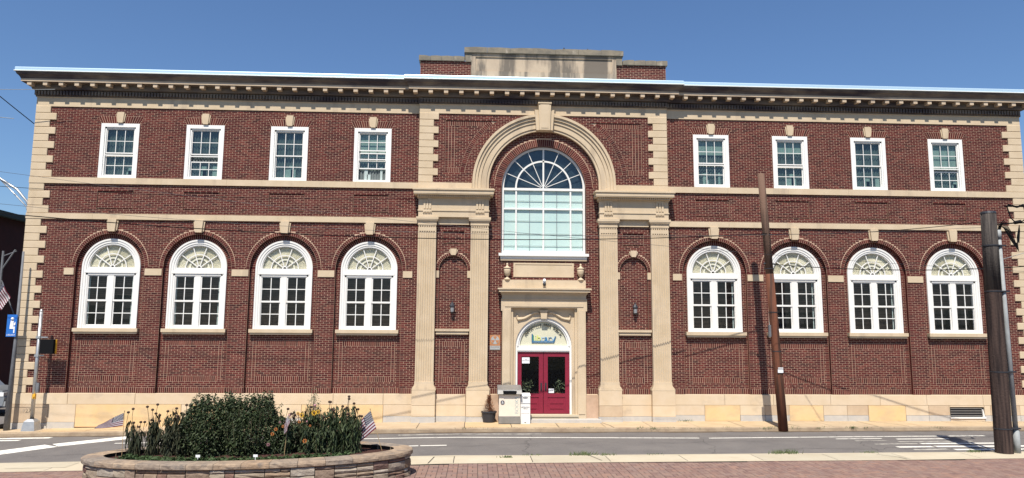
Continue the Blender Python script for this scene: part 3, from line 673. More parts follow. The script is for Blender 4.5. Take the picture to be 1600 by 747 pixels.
b = MB(); b.box(-1.56, 1.56, yw+.14, yw+.16, 5.5, 10.0); b.build('room_wall', M['slate_backing'], cw)  # added sheet close behind the fan glass, coloured like reflected sky
b = MB(); b.box(-1.63, 1.63, YC-.13, YC+.1, 5.80, 5.90); b.box(-1.57, 1.57, YC-.06, YC+.1, 5.70, 5.80); b.build('window_sill', M['white'], cw)
b = MB(); b.box(-1.56, 1.56, YC-.05, YC+.14, 5.64, 5.70); b.build('sill_stone', M['stone'], LIB)
b = MB(); b.box(-1.09, 1.09, YC-.035, YC+.1, 5.50, 5.56); b.box(-1.09, -1.03, YC-.035, YC+.1, 5.05, 5.50); b.box(1.03, 1.09, YC-.035, YC+.1, 5.05, 5.50); b.box(-1.03, 1.03, YC-.02, YC+.1, 5.05, 5.50)
b.build('blank_tablet', M['stone'], LIB)
up = [(.12, 0), (.12, .03), (.07, .06), (.035, .10), (.035, .13), (.08, .17), (.115, .25), (.125, .33), (.125, .38), (.10, .40), (.14, .41), (.14, .435), (.06, .47), (.04, .50), (.025, .53), (.045, .56), (.02, .60)]
for s in (-1, 1):
    b = MB(); b.lathe(up, 0, 0, 0, 16); b.build('urn', M['stone'], LIB, (s*1.32, YC-.16, 4.93), smooth=True)

# ---- doorway
yd = -.22
D = MB()
for s in (-1, 1):
    D.box(*sorted((s*1.18, s*1.48)), yd, YC+.1, .0, 4.26); D.box(*sorted((s*1.10, s*1.18)), yd+.09, YC+.25, .0, 3.94); D.box(*sorted((s*1.22, s*1.44)), yd-.02, yd, .25, 3.86)
    D.box(*sorted((s*1.48, s*1.53)), yd-.004, YC, 3.83, 4.255)
D.box(-1.18, 1.18, yd, YC+.1, 3.94, 4.26); D.box(-1.53, 1.53, yd-.03, YC, 4.23, 4.26); D.box(-1.40, 1.40, yd-.02, yd, 3.98, 4.10)
D.box(-1.50, 1.50, yd, YC, 4.26, 4.42); D.box(-1.53, 1.53, yd-.04, YC, 4.40, 4.44)
dw = D.build('door_surround', M['stone'], LIB)
b = MB(); b.box(-1.55, 1.55, yd-.08, YC, 4.44, 4.49); b.box(-1.62, 1.62, yd-.20, YC, 4.49, 4.58); b.box(-1.66, 1.66, yd-.24, YC, 4.58, 4.63); b.build('door_cornice', M['stone'], dw)
b = MB(); b.box(-1.49, 1.49, yd+.02, YC, 4.63, 4.93); b.build('blocking_course', M['stone'], dw)
ys = -.02                                                      # spandrel panel with the round opening
n = 24; b = MB()
for i in range(n):
    a, e = PI*i/n, PI*(i+1)/n
    p0, p1 = (1.0*math.cos(a), 2.6+1.0*math.sin(a)), (1.0*math.cos(e), 2.6+1.0*math.sin(e))
    b.face([(p0[0], ys, p0[1]), (p0[0], ys, 3.94), (p1[0], ys, 3.94), (p1[0], ys, p1[1])]); b.face([(p0[0], ys, p0[1]), (p1[0], ys, p1[1]), (p1[0], ys+.2, p1[1]), (p0[0], ys+.2, p0[1])])
for s in (-1, 1): b.box(*sorted((s*1.0, s*1.12)), ys, ys+.2, .0, 3.94)
b.build('door_spandrel', M['stone'], dw)
b = MB(); b.quadbox([(-.10, 3.56), (.10, 3.56), (.13, 3.86), (-.13, 3.86)], ys-.09, ys); b.box(-.15, .15, ys-.11, ys, 3.80, 3.86); b.build('keystone', M['stone'], dw)
b = MB()
for s in (-1, 1):                                              # carved cornucopia scrolls
    b.tube([(s*(.14+.1*i), ys-.02, 3.74+.05*math.sin(i*.9)-.004*i*i) for i in range(9)], [.03, .035, .045, .05, .05, .05, .045, .05, .06], 7)
    for j in range(7):
        a = R_(-80+22*j); cx, cz = s*.93, 3.62; b.tube([(cx, ys-.03, cz), (cx+s*.10*math.cos(a)-s*.05, ys-.02, cz+.14*math.sin(a))], [.028, .010], 5)
b.build('carved_scroll', M['stone'], dw, smooth=True)
# door frame, fanlight, two leaves
yf = .08
b = MB(); b.arc(0, 2.6, .90, 1.0, yf-.05, yf+.1, n=32); b.arc(0, 2.6, .85, .90, yf-.01, yf+.1, n=32)
for s in (-1, 1): b.box(*sorted((s*.93, s*1.0)), yf-.05, yf+.1, .22, 2.6)
b.box(-.93, .93, yf-.04, yf+.1, 2.43, 2.50); b.box(-.93, .93, yf-.02, yf+.1, 2.39, 2.43); b.box(-.93, .93, yf-.015, yf+.1, 2.50, 2.61)
df = b.build('door_frame', M['white'], LIB)
b = MB(); b.disc(0, 2.6, .87, yf+.06); b.build('fanlight', M['lunette'], df)
msg = 'POTTSVILLE FREE PUBLIC'; n = len(msg)
for i, chx in enumerate(msg):
    if chx == ' ': continue
    a = R_(147-114*i/(n-1)); r = .745
    text('letter', chx, .115, M['black'], df, (r*math.cos(a), yf+.02, 2.6+r*math.sin(a)), (PI/2, PI/2-a, 0), ext=.012)
lx = -.40
for chx, mk, w in (('l', 'lib_green', .09), ('i', 'lib_yellow', .08), ('b', 'lib_yellow', .14), ('r', 'lib_pale', .11), ('a', 'lib_blue', .155), ('r', 'lib_navy', .11), ('y', 'lib_pale', .14)):
    t = text('logo_letter', chx, .30, M[mk], df, (lx+w/2, yf+.045, 2.86), ext=.006, sx=1.05); lx += w
b = MB(); b.quadbox([(-.42, 2.71), (.38, 2.71), (.42, 2.78), (-.42, 2.78)], yf+.03, yf+.05); b.quadbox([(-.42, 2.78), (-.375, 2.78), (-.375, 3.02), (-.42, 3.02)], yf+.03, yf+.05); b.quadbox([(.355, 2.78), (.41, 2.78), (.46, 2.94), (.42, 2.94)], yf+.03, yf+.05)
b.build('logo_bar', [M['lib_navy']], df)
text('logo_small_print', 'POTTSVILLE FREE PUBLIC LIBRARY', .045, M['lib_pale'], df, (0, yf+.028, 2.745), ext=.001)
def leaf_door(x0, x1, handle):
    o = MB(); a, e = yf+.03, yf+.08
    o.box(x0, x0+.15, a, e, .23, 2.385); o.box(x1-.15, x1, a, e, .23, 2.385); o.box(x0+.15, x1-.15, a, e, 2.22, 2.385); o.box(x0+.15, x1-.15, a, e, .80, .93)
    o.box(x0+.15, x1-.15, a, e, .23, .34); o.box(x0+.15, x1-.15, a+.02, e, .34, .80); o.box(x0+.22, x1-.22, a+.005, e, .40, .52); o.box(x0+.22, x1-.22, a+.005, e, .58, .74)
    d = o.build('door', M['door'], LIB)
    g = MB(); g.box(x0+.15, x1-.15, a+.02, a+.026, .93, 2.22); g.build('glass_pane', M['glass'], d)
    h = MB(); h.box(handle-.028, handle+.028, a-.012, a, 1.02, 1.30); h.box(handle-.014, handle+.014, a-.06, a-.045, 1.08, 1.26); h.box(handle-.014, handle+.014, a-.05, a, 1.08, 1.095); h.box(handle-.014, handle+.014, a-.05, a, 1.245, 1.26); h.build('door_handle', M['iron'], d)
    for z in (.42, 1.4, 2.1):
        hx = x0-.0 if handle > (x0+x1)/2 else x1; q = MB(); q.tube([(hx, a-.01, z), (hx, a-.01, z+.12)], .012); q.build('hinge', M['door'], d)
    return d
d1 = leaf_door(-.93, -.008, -.075); d2 = leaf_door(.008, .93, .085)
b = MB(); b.box(-.76, -.49, yf+.04, yf+.045, 1.98, 2.19); n_ = b.build('paper_notice', M['sign_white'], d1)
text('notice_text', 'NO\nSOLICITING', .045, M['ink'], d1, (-.625, yf+.037, 2.10), ext=.001)
b = MB(); b.box(.19, .38, yf+.04, yf+.045, .95, 1.10); b.build('paper_notice', M['sign_white'], d2)
text('notice_text', 'HOURS', .04, M['ink'], d2, (.285, yf+.037, 1.03), ext=.001)
b = MB(); b.box(-1.05, 1.05, .9, .92, .1, 2.6); b.box(-1.05, -1.0, .2, .9, .1, 2.6); b.box(1.0, 1.05, .2, .9, .1, 2.6); b.box(-1.0, 1.0, .16, .9, .1, .23); b.build('vestibule_wall', M['black'], LIB)
# steps
b = MB(); b.box(-1.2, 1.2, -.30, .15, -.05, .22); b.box(-1.2, 1.2, -.33, -.28, .17, .225); b.build('door_step', M['concrete2'], LIB)
b = MB(); b.box(-1.35, 1.95, -.62, -.04, -.05, .10); b.build('door_step', M['granite'], LIB)

# ---- the upper windows
def upper_window(x, open_=.0, storm=.0, shade=0, low='room2'):
    y = .03; z0, z1 = 8.43, 10.43; hw = .67
    b = MB(); f = .13
    b.box(-hw, -hw+f, y-.045, y+.1, z0, z1); b.box(hw-f, hw, y-.045, y+.1, z0, z1); b.box(-hw+f, hw-f, y-.045, y+.1, z1-f, z1); b.box(-hw+f, hw-f, y-.05, y+.1, z0, z0+.08)
    b.box(-hw+f, -hw+f+.05, y-.01, y+.1, z0+.08, z1-f); b.box(hw-f-.05, hw-f, y-.01, y+.1, z0+.08, z1-f); b.box(-hw+f, hw-f, y-.01, y+.1, z1-f-.05, z1-f)
    w = b.build('upper_window', M['oldwhite'], LIB, (x, 0, 0))
    gx = hw-f-.05; zm = 9.36+open_; zb = z0+.10
    def sash(za, zb_, yy, rb=.04):
        s = MB(); s.box(-gx, gx, yy, yy+.03, za, za+rb); s.box(-gx, gx, yy, yy+.03, zb_-.035, zb_); s.box(-gx, -gx+.03, yy, yy+.03, za+rb, zb_-.035); s.box(gx-.03, gx, yy, yy+.03, za+rb, zb_-.035)
        gw = (2*gx-.06)/3; gh = (zb_-.035-za-rb)/2
        for i in (1, 2): s.box(-gx+.03+gw*i-.011, -gx+.03+gw*i+.011, yy+.005, yy+.025, za+rb, zb_-.035)
        s.box(-gx+.03, gx-.03, yy+.006, yy+.024, za+rb+gh-.011, za+rb+gh+.011)
        so = s.build('sash', M['white'], w)
        for i in range(3):
            for j in range(2):
                p = MB(); p.box(-gx+.03+gw*i+.011, -gx+.03+gw*(i+1)-.011, yy+.013, yy+.017, za+rb+gh*j, za+rb+gh*(j+1)-.01); p.build('pane', M['glass_up'], w)
    sash(zm-.02, z1-f-.05, y+.025); sash(zb+open_*1.6, zm+.02-storm, y+.06)
    if open_ or storm: s = MB(); s.box(-gx, gx, y+.0, y+.02, zm-.10-open_, zm-.065-open_); s.build('storm_rail', M['white'], w)
    if shade:
        c = MB(); c.box(-gx, gx, y+.12, y+.125, z1-.2-shade, z1-.1); c.build('roller_shade', M['shade'], w)
    c = MB(); c.box(-hw, hw, y+.3, y+.32, z0, z1); c.box(-hw, -hw+.02, y+.1, y+.3, z0, z1); c.box(hw-.02, hw, y+.1, y+.3, z0, z1); c.build('room_wall', M[low], w)
    c = MB(); n = 30                                            # gathered curtain behind the glass
    P = [(-gx+2*gx*i/n, y+.14+.025*math.sin(i*1.9+x), z) for z in (z0+.1, z1-.1) for i in range(n+1)]
    c.idx(P, [(i, i+1, n+2+i, n+1+i) for i in range(n)]); c.build('curtain', M['curtain'], w)
    r = random.Random(int(x*10)); c = MB()
    for i in range(3):
        xx = r.uniform(-gx, gx-.15); c.box(xx, xx+r.uniform(.06, .2), y+.10, y+.11, z0+.1, z0+.1+r.uniform(.15, .5))
    c.build('window_sill_clutter', M['shade'], w)
    return w
spec = [(0, .10, .0), (0, .28, .0), (0, 0, .0), (.25, .1, .85), (0, .05, .55), (0, .1, .45), (0, 0, .0), (0, .18, .95)]
for x, (o_, s_, sh) in zip(WXS, spec): upper_window(x, o_, s_, sh)
# ---- the tall arched windows of the ground floor
def arched_window(x, blinds):
    y = YR-.03; b = MB()
    z0, zs = 3.13, 5.27
    for r0, r1, yy in ((.94, 1.0, y-.02), (.86, .94, y+.0), (.80, .86, y+.02), (.774, .80, y+.04)):
        b.arc(0, zs, r0, r1, yy, y+.16, n=36)
        for s in (-1, 1): b.box(*sorted((s*r0, s*r1)), yy, y+.16, z0, zs)
    b.box(-.86, .86, y+.03, y+.16, 5.15, 5.27); b.box(-.90, .90, y-.01, y+.16, 5.06, 5.15); b.box(-.86, .86, y+.02, y+.16, 4.99, 5.06)
    b.box(-.10, .10, y+.03, y+.16, z0, 4.99); b.box(-.80, .80, y+.01, y+.16, z0, z0+.07)
    w = b.build('arched_window', M['white'], LIB, (x, 0, 0))
    fm = MB(); yy = y+.07
    fm.arc(0, 5.27, .46, .49, yy, yy+.03, n=24); fm.arc(0, 5.27, .06, .09, yy-.01, yy+.03, n=12)
    for a in (36, 72, 108, 144): c, d = math.cos(R_(a)), math.sin(R_(a)); blade(fm, .08*c, 5.27+.08*d, .78*c, 5.27+.78*d, .028, yy-.005, yy+.03)
    fm.build('fan_muntins', M['white'], w)
    for a in (0, 36, 72, 108, 144):
        for r0, r1 in ((.09, .46), (.49, .774)):
            p = MB(); p.arc(0, 5.27, r0, r1, yy+.014, yy+.018, R_(a+1), R_(a+35), 5, back=True); p.build('pane', M['glass'], w)
    p = MB(); n = 46                                            # pleated sunburst shade
    for i in range(n):
        a, m_, e = PI*i/n, PI*(i+.5)/n, PI*(i+1)/n
        q = [(.05*math.cos(a), yy+.065, 5.27+.05*math.sin(a)), (.80*math.cos(a), yy+.05, 5.27+.80*math.sin(a)), (.80*math.cos(m_), yy+.09, 5.27+.80*math.sin(m_)), (.80*math.cos(e), yy+.05, 5.27+.80*math.sin(e))]
        p.face([q[0], q[1], q[2]]); p.face([q[0], q[2], q[3]])
    p.build('pleated_shade', M['pleat'], w)
    p = MB(); p.arc(0, 5.27, .30, .36, yy+.030, yy+.045, n=16); p.build('shade_hoop', M['pleat'], w)
    for s in (-1, 1):                                          # two double-hung sashes side by side
        xa, xb = (.10, .80) if s > 0 else (-.80, -.10)
        for za, zb, yz in ((z0+.07, 4.10, y+.08), (4.07, 4.99, y+.05)):
            q = MB(); st = .04; q.box(xa, xb, yz, yz+.03, za, za+st+.02); q.box(xa, xb, yz, yz+.03, zb-st, zb); q.box(xa, xa+st, yz, yz+.03, za+st+.02, zb-st); q.box(xb-st, xb, yz, yz+.03, za+st+.02, zb-st)
            mx = (xa+xb)/2; mz = (za+zb+.02)/2; q.box(mx-.014, mx+.014, yz+.003, yz+.027, za+st+.02, zb-st); q.box(xa+st, xb-st, yz+.004, yz+.026, mz-.014, mz+.014)
            q.build('sash', M['white'], w)
            for p0, p1 in ((xa+st, mx-.014), (mx+.014, xb-st)):
                for q0, q1 in ((za+st+.02, mz-.014), (mz+.014, zb-st)):
                    p = MB(); p.box(p0, p1, yz+.013, yz+.017, q0, q1); p.build('pane', M['glass'], w)
        p = MB(); zt, zb = 4.98, blinds[0 if s < 0 else 1]; z = zt
        while z > zb: p.idx([(xa, y+.15, z), (xb, y+.15, z), (xb, y+.175, z-.028), (xa, y+.175, z-.028)], [(0, 1, 2, 3)]); z -= .033
        p.build('blind', M['blind'], w)
        if blinds[2] == 1: p = MB(); e = (xb-.10) if s > 0 else (xa+.03); p.box(e, e+.03, y+.14, y+.145, 3.2, 4.98); p.build('blind_tape', M['shade'], w)
    c = MB(); c.box(-.9, .9, y+.5, y+.52, 3.0, 6.2); c.box(-.92, -.9, y+.16, y+.5, 3, 6.2); c.box(.9, .92, y+.16, y+.5, 3, 6.2); c.box(-.9, .9, y+.165, y+.5, 5.1, 5.12); c.build('room_wall', M['room'], w)
bl = [(3.95, 4.3, 1), (3.2, 3.2, 1), (3.2, 3.2, 0), (3.2, 3.2, 0), (3.2, 3.2, 1), (3.9, 3.9, 1), (3.2, 3.2, 1), (4.0, 4.0, 0)]
for x, q in zip(WXS, bl): arched_window(x, q)
# ---- basement vent
b = MB(); b.box(VENT[0], VENT[1], -.036, -.031, VENT[2], VENT[3])
v = b.build('basement_vent', M['room'], LIB)
b = MB(); b.box(VENT[0], VENT[1]+.03, -.11, .1, VENT[2]-.02, VENT[2]+.035); b.quadbox([(VENT[1]-.07, VENT[2]), (VENT[1], VENT[2]), (VENT[1]-.06, VENT[3]-.07), (VENT[1]-.09, VENT[3]-.07)], -.10, -.05, back=True); b.build('vent_frame', M['white'], v)
for i in range(4):
    b = MB(); z = VENT[2]+.07+.085*i; b.box(VENT[0]+.03, VENT[1]-.08, -.058, -.040, z, z+.022); b.build('louvre', M['grey_box'], v)

# ================================================================== STREET
def sheet(x0, x1, yf0, yf1, dz, n, mb=None, mi=0, dx=None):
    mb = mb or MB(); P = []
    for i in range(n+1):
        x = x0+(x1-x0)*i/n; P += [(x, yf0(x), gz(x)+dz), (x, yf1(x), gz(x)+dz)]
    mb.idx(P, [(2*i, 2*i+2, 2*i+3, 2*i+1) for i in range(n)], mi); return mb
def pl_fn(pts):
    def f(x):
        if x <= pts[0][0]: return pts[0][1]
        for (a, b_), (c, d) in zip(pts[:-1], pts[1:]):
            if x <= c: return b_+(d-b_)*(x-a)/(c-a)
        return pts[-1][1]
    return f
far_k = pl_fn([(-60, -1.1), (-17, -1.15), (-13.5, -1.3), (-11.5, -1.4), (-8, -1.75), (-4.5, -2.0), (5, -1.88), (14, -1.6), (60, -1.3)])
near_k = pl_fn([(-60, -6.9), (-14, -6.85), (-4, -7.1), (0, -7.1), (12, -6.66), (60, -5.2)])
pav_e = pl_fn([(-60, -8.1), (-13, -8.15), (-4, -8.3), (0, -8.17), (8, -7.92), (12, -7.69), (60, -5.9)])
cst = lambda v: (lambda x: v)
g = MB(); g.box(-700, 700, -300, 1200, -.75, -.72); g.build('ground', M['ground'], kind='structure')
rd = sheet(-60, 60, near_k, far_k, -.12, 120).build('road', M['asphalt'], kind='structure')
sd_ = MB(); sd_.box(-29.0, -20.2, far_k(-25)-.01, 80, -.6, gz(-25)-.124); sd_.build('side_street', M['asphalt'], kind='structure')
# pavement along the library
sw = sheet(-20, 22, lambda x: far_k(x)+.14, cst(.02), -.012, 60).build('sidewalk', M['sand'], kind='structure')
x = -19.8; r = random.Random(11)
while x < 21.5:
    w = 1.55; x2 = x+w; n = 2 if far_k(x) < -1.5 else 1
    P = []; b = MB(); c = .012
    for i, (u, q) in enumerate(((x+c, 0), (x2-c, 0))): P += [(u, far_k(u)+.15, gz(u)+r.uniform(-.002, .003)), (u, .0, gz(u)+r.uniform(-.002, .003))]
    xm = (x+x2)/2; zm = gz(xm); P = [(p[0]-xm, p[1], p[2]-zm) for p in P]
    lowP = [(p[0], p[1], p[2]-.03) for p in P]
    b.idx(P+lowP, [(0, 2, 3, 1), (0, 4, 6, 2), (2, 6, 7, 3), (1, 3, 7, 5), (4, 0, 1, 5)])
    b.build('slab', M['concrete'], sw, (xm, 0, zm)); x = x2
kb = MB(); P = []
n = 80
for i in range(n+1):
    x = -20+42*i/n; y = far_k(x); z = gz(x)+.002; rnd = r.uniform(-.012, .012)
    P += [(x, y+.15, z), (x, y+.02+rnd*.5, z-.002), (x, y+rnd, z-.02), (x, y-.01+rnd, z-.14)]
kb.idx(P, [(4*i+j, 4*i+j+1, 4*i+j+5, 4*i+j+4) for i in range(n) for j in range(3)])
kb.build('far_kerb', M['kerb'], kind='structure')
# near kerb strip of light concrete
kb = MB(); P = []
for i in range(n+1):
    x = -60+120*i/n; y = near_k(x); z = gz(x)
    P += [(x, y-.13, z), (x, y-.01, z), (x, y, z-.01), (x, y+.01, z-.14)]
kb.idx(P, [(4*i+j, 4*i+j+4, 4*i+j+5, 4*i+j+1) for i in range(n) for j in range(3)])
kb.build('near_kerb', M['concrete2'], kind='structure')
ns = sheet(-60, 60, pav_e, lambda x: near_k(x)-.10, -.012, 120).build('footway_strip', M['sand'], kind='structure')
x = -20.; r = random.Random(21)
while x < 24:
    x2 = x+1.9; b = MB(); c = .010; P = []
    for u in (x+c, x2-c): P += [(u+(pav_e(u)-near_k(u))*0, pav_e(u)+.10, gz(u)), (u, near_k(u)-.145, gz(u)+.001)]
    xm = (x+x2)/2; zm = gz(xm); P = [(p[0]-xm, p[1], p[2]-zm) for p in P]
    P += [(p[0], p[1], p[2]-.03) for p in P]
    b.idx(P, [(0, 2, 3, 1), (0, 4, 6, 2), (2, 6, 7, 3), (1, 3, 7, 5), (4, 0, 1, 5)]); b.build('slab', M['concrete2'], ns, (xm, 0, zm)); x = x2
sheet(-20, 24, lambda x: pav_e(x)-.0, lambda x: pav_e(x)+.098, .003, 60).build('edging_strip', M['concrete2'], kind='structure')
# brick plaza
pz = sheet(-60, 60, cst(-34), pav_e, -.014, 120).build('plaza', M['sand'], kind='structure')
pm_ = MB(); pm_.idx([(-.103, -.0465, .0), (.103, -.0465, 0), (.103, .0465, 0), (-.103, .0465, 0), (-.108, -.0515, -.006), (.108, -.0515, -.006), (.108, .0515, -.006), (-.108, .0515, -.006), (-.108, -.0515, -.02), (.108, -.0515, -.02), (.108, .0515, -.02), (-.108, .0515, -.02)],
    [(0, 1, 2, 3)]+[(4+i, 4+(i+1) % 4, (i+1) % 4, i) for i in range(4)]+[(8+i, 8+(i+1) % 4, 4+(i+1) % 4, 4+i) for i in range(4)])
pme = pm_.mesh('paver', M['paver']); PV = []
m_ = .226; r = random.Random(5)
CA, CB, CX, CY = 3.46, 1.475, -7.27, -9.43                      # planter oval
for iy in range(-8, 22):
    for ix in range(-62, 62):
        x = ix*m_+.05; y = -8.02-iy*m_
        if y-.02 > pav_e(x): continue
        if ((x-CX)/(CA-.05))**2+((y-CY)/(CB-.05))**2 < 1 or x < -14.5 or x > 13.5: continue
        if (ix+iy) % 2: PV += [(x, y-.0565, 0), (x, y+.0565, 0)]
        else: PV += [(x-.0565, y, 1), (x+.0565, y, 1)]
# those in view first, nearest first
def inview(p): return -10.35 < p[1] and -5.0 < p[0] < 10.5
PV.sort(key=lambda p: (not inview(p), (p[0]-1)**2*.35+(p[1]+10)**2*3))
rest = MB()
for i, (x, y, rot) in enumerate(PV):
    z = gz(x)-.006+r.uniform(-.002, .003)
    if i < 299: o = link('paver', pme, pz, (x, y, z), PI/2 if rot else 0)
    else:
        for_ = [((-v[1], v[0], v[2]) if rot else v) for v in pm_.v]; rest.idx([(x+v[0], y+v[1], z+v[2]) for v in for_], pm_.f)
rest.build('paver_field', M['paver'], pz, kind='stuff')
b = MB(); 
sheet(-13.5, -12.1, cst(-7.72), cst(-7.08), .006, 2).build('tactile_slab', M['concrete2'], kind='structure')
# markings
def mark(pts, m='road_white', dz=-.115, name='road_marking'):
    o = MB(); o.face([(x, y, gz(x)+dz) for x, y in pts]); return o
mk = MB(); mw = MB()
def line(mb, p, q, w, dz=-.115, seg=12):
    p, q = Vector(p), Vector(q); d = (q-p).normalized(); n_ = Vector((-d.y, d.x))*w/2
    for i in range(seg):
        a, e = p+(q-p)*i/seg, p+(q-p)*(i+1)/seg
        mb.face([(a.x-n_.x, a.y-n_.y, gz(a.x)+dz), (e.x-n_.x, e.y-n_.y, gz(e.x)+dz), (e.x+n_.x, e.y+n_.y, gz(e.x)+dz), (a.x+n_.x, a.y+n_.y, gz(a.x)+dz)])
line(mk, (-13.2, -3.05), (-4.4, -3.12), .11); line(mk, (-4.4, -3.12), (4.5, -3.36), .11); line(mk, (4.8, -3.38), (9.8, -3.08), .11); line(mk, (9.8, -3.08), (13.9, -2.9), .12)
line(mw, (-4.8, -2.47), (-.3, -2.47), .14)
line(mk, (-6.5, -4.72), (-4.0, -4.69), .12, seg=4); line(mk, (-3.95, -4.69), (-3.2, -4.69), .12, seg=2)
for (x0, x1, y, w, mm) in ((8.7, 10.2, -3.55, .10, mk), (10.6, 12.3, -3.6, .13, mk), (9.1, 10.2, -3.95, .10, mw), (10.35, 12.7, -4.12, .16, mw), (9.35, 10.7, -4.60, .14, mw), (10.8, 13.4, -4.5, .18, mk), (9.7, 10.8, -5.15, .20, mk), (10.9, 13.8, -5.05, .22, mk), (9.9, 10.95, -5.6, .2, mw), (11.1, 13.6, -5.6, .2, mk), (9.95, 13.2, -6.2, .24, mk)): line(mm, (x0, y), (x1, y+.08), w, seg=2)
line(mk, (-16.6, -5.9), (-14.9, -3.3), .75, seg=6); line(mk, (-14.85, -3.2), (-13.3, -1.75), .62, seg=4)
line(mk, (-19.5, -1.5), (-15.9, -1.55), .26, seg=5); line(mk, (-19.5, -2.05), (-16.6, -2.0), .22, seg=5)
mk.build('road_marking', M['road_white'], rd); mw.build('faded_road_marking', M['road_worn'], rd)
gt = sheet(-20, 22, lambda x: far_k(x)-.20-.05*math.sin(x*1.7)-.03*math.sin(x*5.1), lambda x: far_k(x)-.012, -.116, 240); gt.build('gutter_grit', M['kerb_dirt'], rd)
gt = sheet(-20, 24, lambda x: near_k(x)+.012, lambda x: near_k(x)+.06+.03*math.sin(x*2.3), -.116, 240); gt.build('gutter_grit', M['kerb_dirt'], rd)
cr_ = MB(); rc = random.Random(8)
def road_crack(x, y, ang, n, w):
    px, py = x, y
    for _ in range(n):
        ang2 = ang+rc.gauss(0, .45); L_ = rc.uniform(.12, .3); qx, qy = px+math.cos(ang2)*L_, py+math.sin(ang2)*L_
        if not (near_k(qx)+.1 < qy < far_k(qx)-.1): break
        nx_, ny_ = -math.sin(ang2)*w, math.cos(ang2)*w; cr_.face([(px-nx_, py-ny_, gz(px)-.1175), (qx-nx_, qy-ny_, gz(qx)-.1175), (qx+nx_, qy+ny_, gz(qx)-.1175), (px+nx_, py+ny_, gz(px)-.1175)]); px, py = qx, qy
for x, y, a_, n_, w_ in ((-3.6, -5.2, .05, 30, .008), (2.5, -4.3, .1, 26, .008), (6.2, -5.6, -.05, 30, .010), (8.8, -6.0, 1.5, 20, .008), (-1.2, -6.8, 1.45, 22, .008), (4.1, -6.7, 1.6, 20, .007), (-14.5, -5.2, .1, 14, .008), (-12.5, -4.6, .9, 12, .008), (12.2, -3.0, -.1, 30, .008)): road_crack(x, y, a_, n_, w_)
cr_.build('asphalt_crack', M['crack'], rd)
# weeds along the kerbs
wd = MB(); r = random.Random(4)
def tuft(x, y, z, n, h, sp):
    for _ in range(n):
        a = r.uniform(0, 2*PI); px, py = x+r.gauss(0, sp), y+r.gauss(0, sp*.4); hh = h*r.uniform(.4, 1); dx, dy = math.cos(a)*hh*.7, math.sin(a)*hh*.5; w = .010
        wd.face([(px-w, py, z), (px+w, py, z), (px+dx, py+dy, z+hh)])
for x, n, h in ((.35, 90, .14), (.9, 50, .08), (5.5, 60, .14), (5.8, 60, .15), (10.9, 80, .09), (12.6, 90, .10), (8.0, 40, .09), (-.9, 30, .06), (2.2, 20, .06)): tuft(x, near_k(x)-.02, gz(x)-.01, n, h, .13)
tuft(-1.6, -7.45, 0, 60, .07, .08); tuft(5.0, -.12, 0, 30, .1, .12)
for i in range(34):
    x = r.uniform(-3.5, 13.5); tuft(x, far_k(x)+r.uniform(-.02, .1), -.03, r.randint(6, 26), r.uniform(.04, .10), r.uniform(.05, .14))
wd.build('kerb_weeds', M['grass'], kind='stuff')['label'] = 'green weeds growing in the kerb joints'
# cracks in the pavement
ck = MB()
def crack(pts, w=.012, z=.0055):
    for (a, b_), (c, d) in zip(pts[:-1], pts[1:]): ck.face([(a-w, b_, gz(a)+z), (a+w, b_, gz(a)+z), (c+w, d, gz(c)+z), (c-w, d, gz(c)+z)])
crack([(1.9, -.3), (2.1, -1.2), (2.15, -1.85)]); crack([(7.9, -.2), (8.3, -.9), (8.5, -1.5)]); crack([(11.6, -.1), (12.1, -.9), (12.3, -1.5)]); crack([(-6.2, -.1), (-6.35, -.9), (-6.5, -1.7)])
crack([(8.0, -7.1), (8.35, -7.5), (8.4, -7.8)]); crack([(.5, -7.15), (.62, -7.6), (.7, -7.9)]); crack([(-3.4, -7.3), (-3.5, -8.2)])
ck.build('pavement_crack', M['core'], sw)

# ================================================================== PLANTER
TOP = .55
PT = thing('stone_planter', 'oval raised planter of rough wall stones with pale coping on the brick plaza', 'planter', (CX, CY, 0))
def oval(t, d=0.): return Vector((( CA+d)*math.cos(t), (CB+d)*math.sin(t)))
def nrm(t): return Vector((math.cos(t)/CA, math.sin(t)/CB)).normalized()
def ring_piece(t0, t1, d0, d1, z0, z1, n, name, m, rough=.01, gap=.004, seed=0):
    rr = random.Random(seed); b = MB(); P = []; L_ = (t1-t0)
    g_ = gap/((CA+CB)/2)
    for i in range(n+1):
        t = t0+g_+(L_-2*g_)*i/n; c = oval(t); nn = nrm(t); e = 1 if 0 < i < n else 0
        o_ = c+nn*(d1-.0); k_ = c+nn*d0
        zz0, zz1 = gz(CX+c.x)+z0, gz(CX+c.x)+z1
        for q, (dd, z) in enumerate(((d0, zz1), (d1-.015, zz1-.001), (d1+rr.uniform(-rough, rough)*e, zz1-.018), (d1+rr.uniform(-.2*rough, 1.3*rough), (zz0+zz1)/2), (d1+rr.uniform(-rough, rough)*e, zz0+.015), (d1-.02, zz0), (d0, zz0))):
            p = c+nn*dd; P.append((p.x, p.y, z))
    k = 7
    F = [(i*k+j, i*k+j+1, (i+1)*k+j+1, (i+1)*k+j) for i in range(n) for j in range(k-1)]
    F += [tuple(range(k-1, -1, -1)), tuple(range(n*k, n*k+k))]
    b.idx(P, F); return b.build(name, M[m], PT)
# coping ring
N = 30; tt = [0]
ts = [2*PI*i/N for i in range(N+1)]
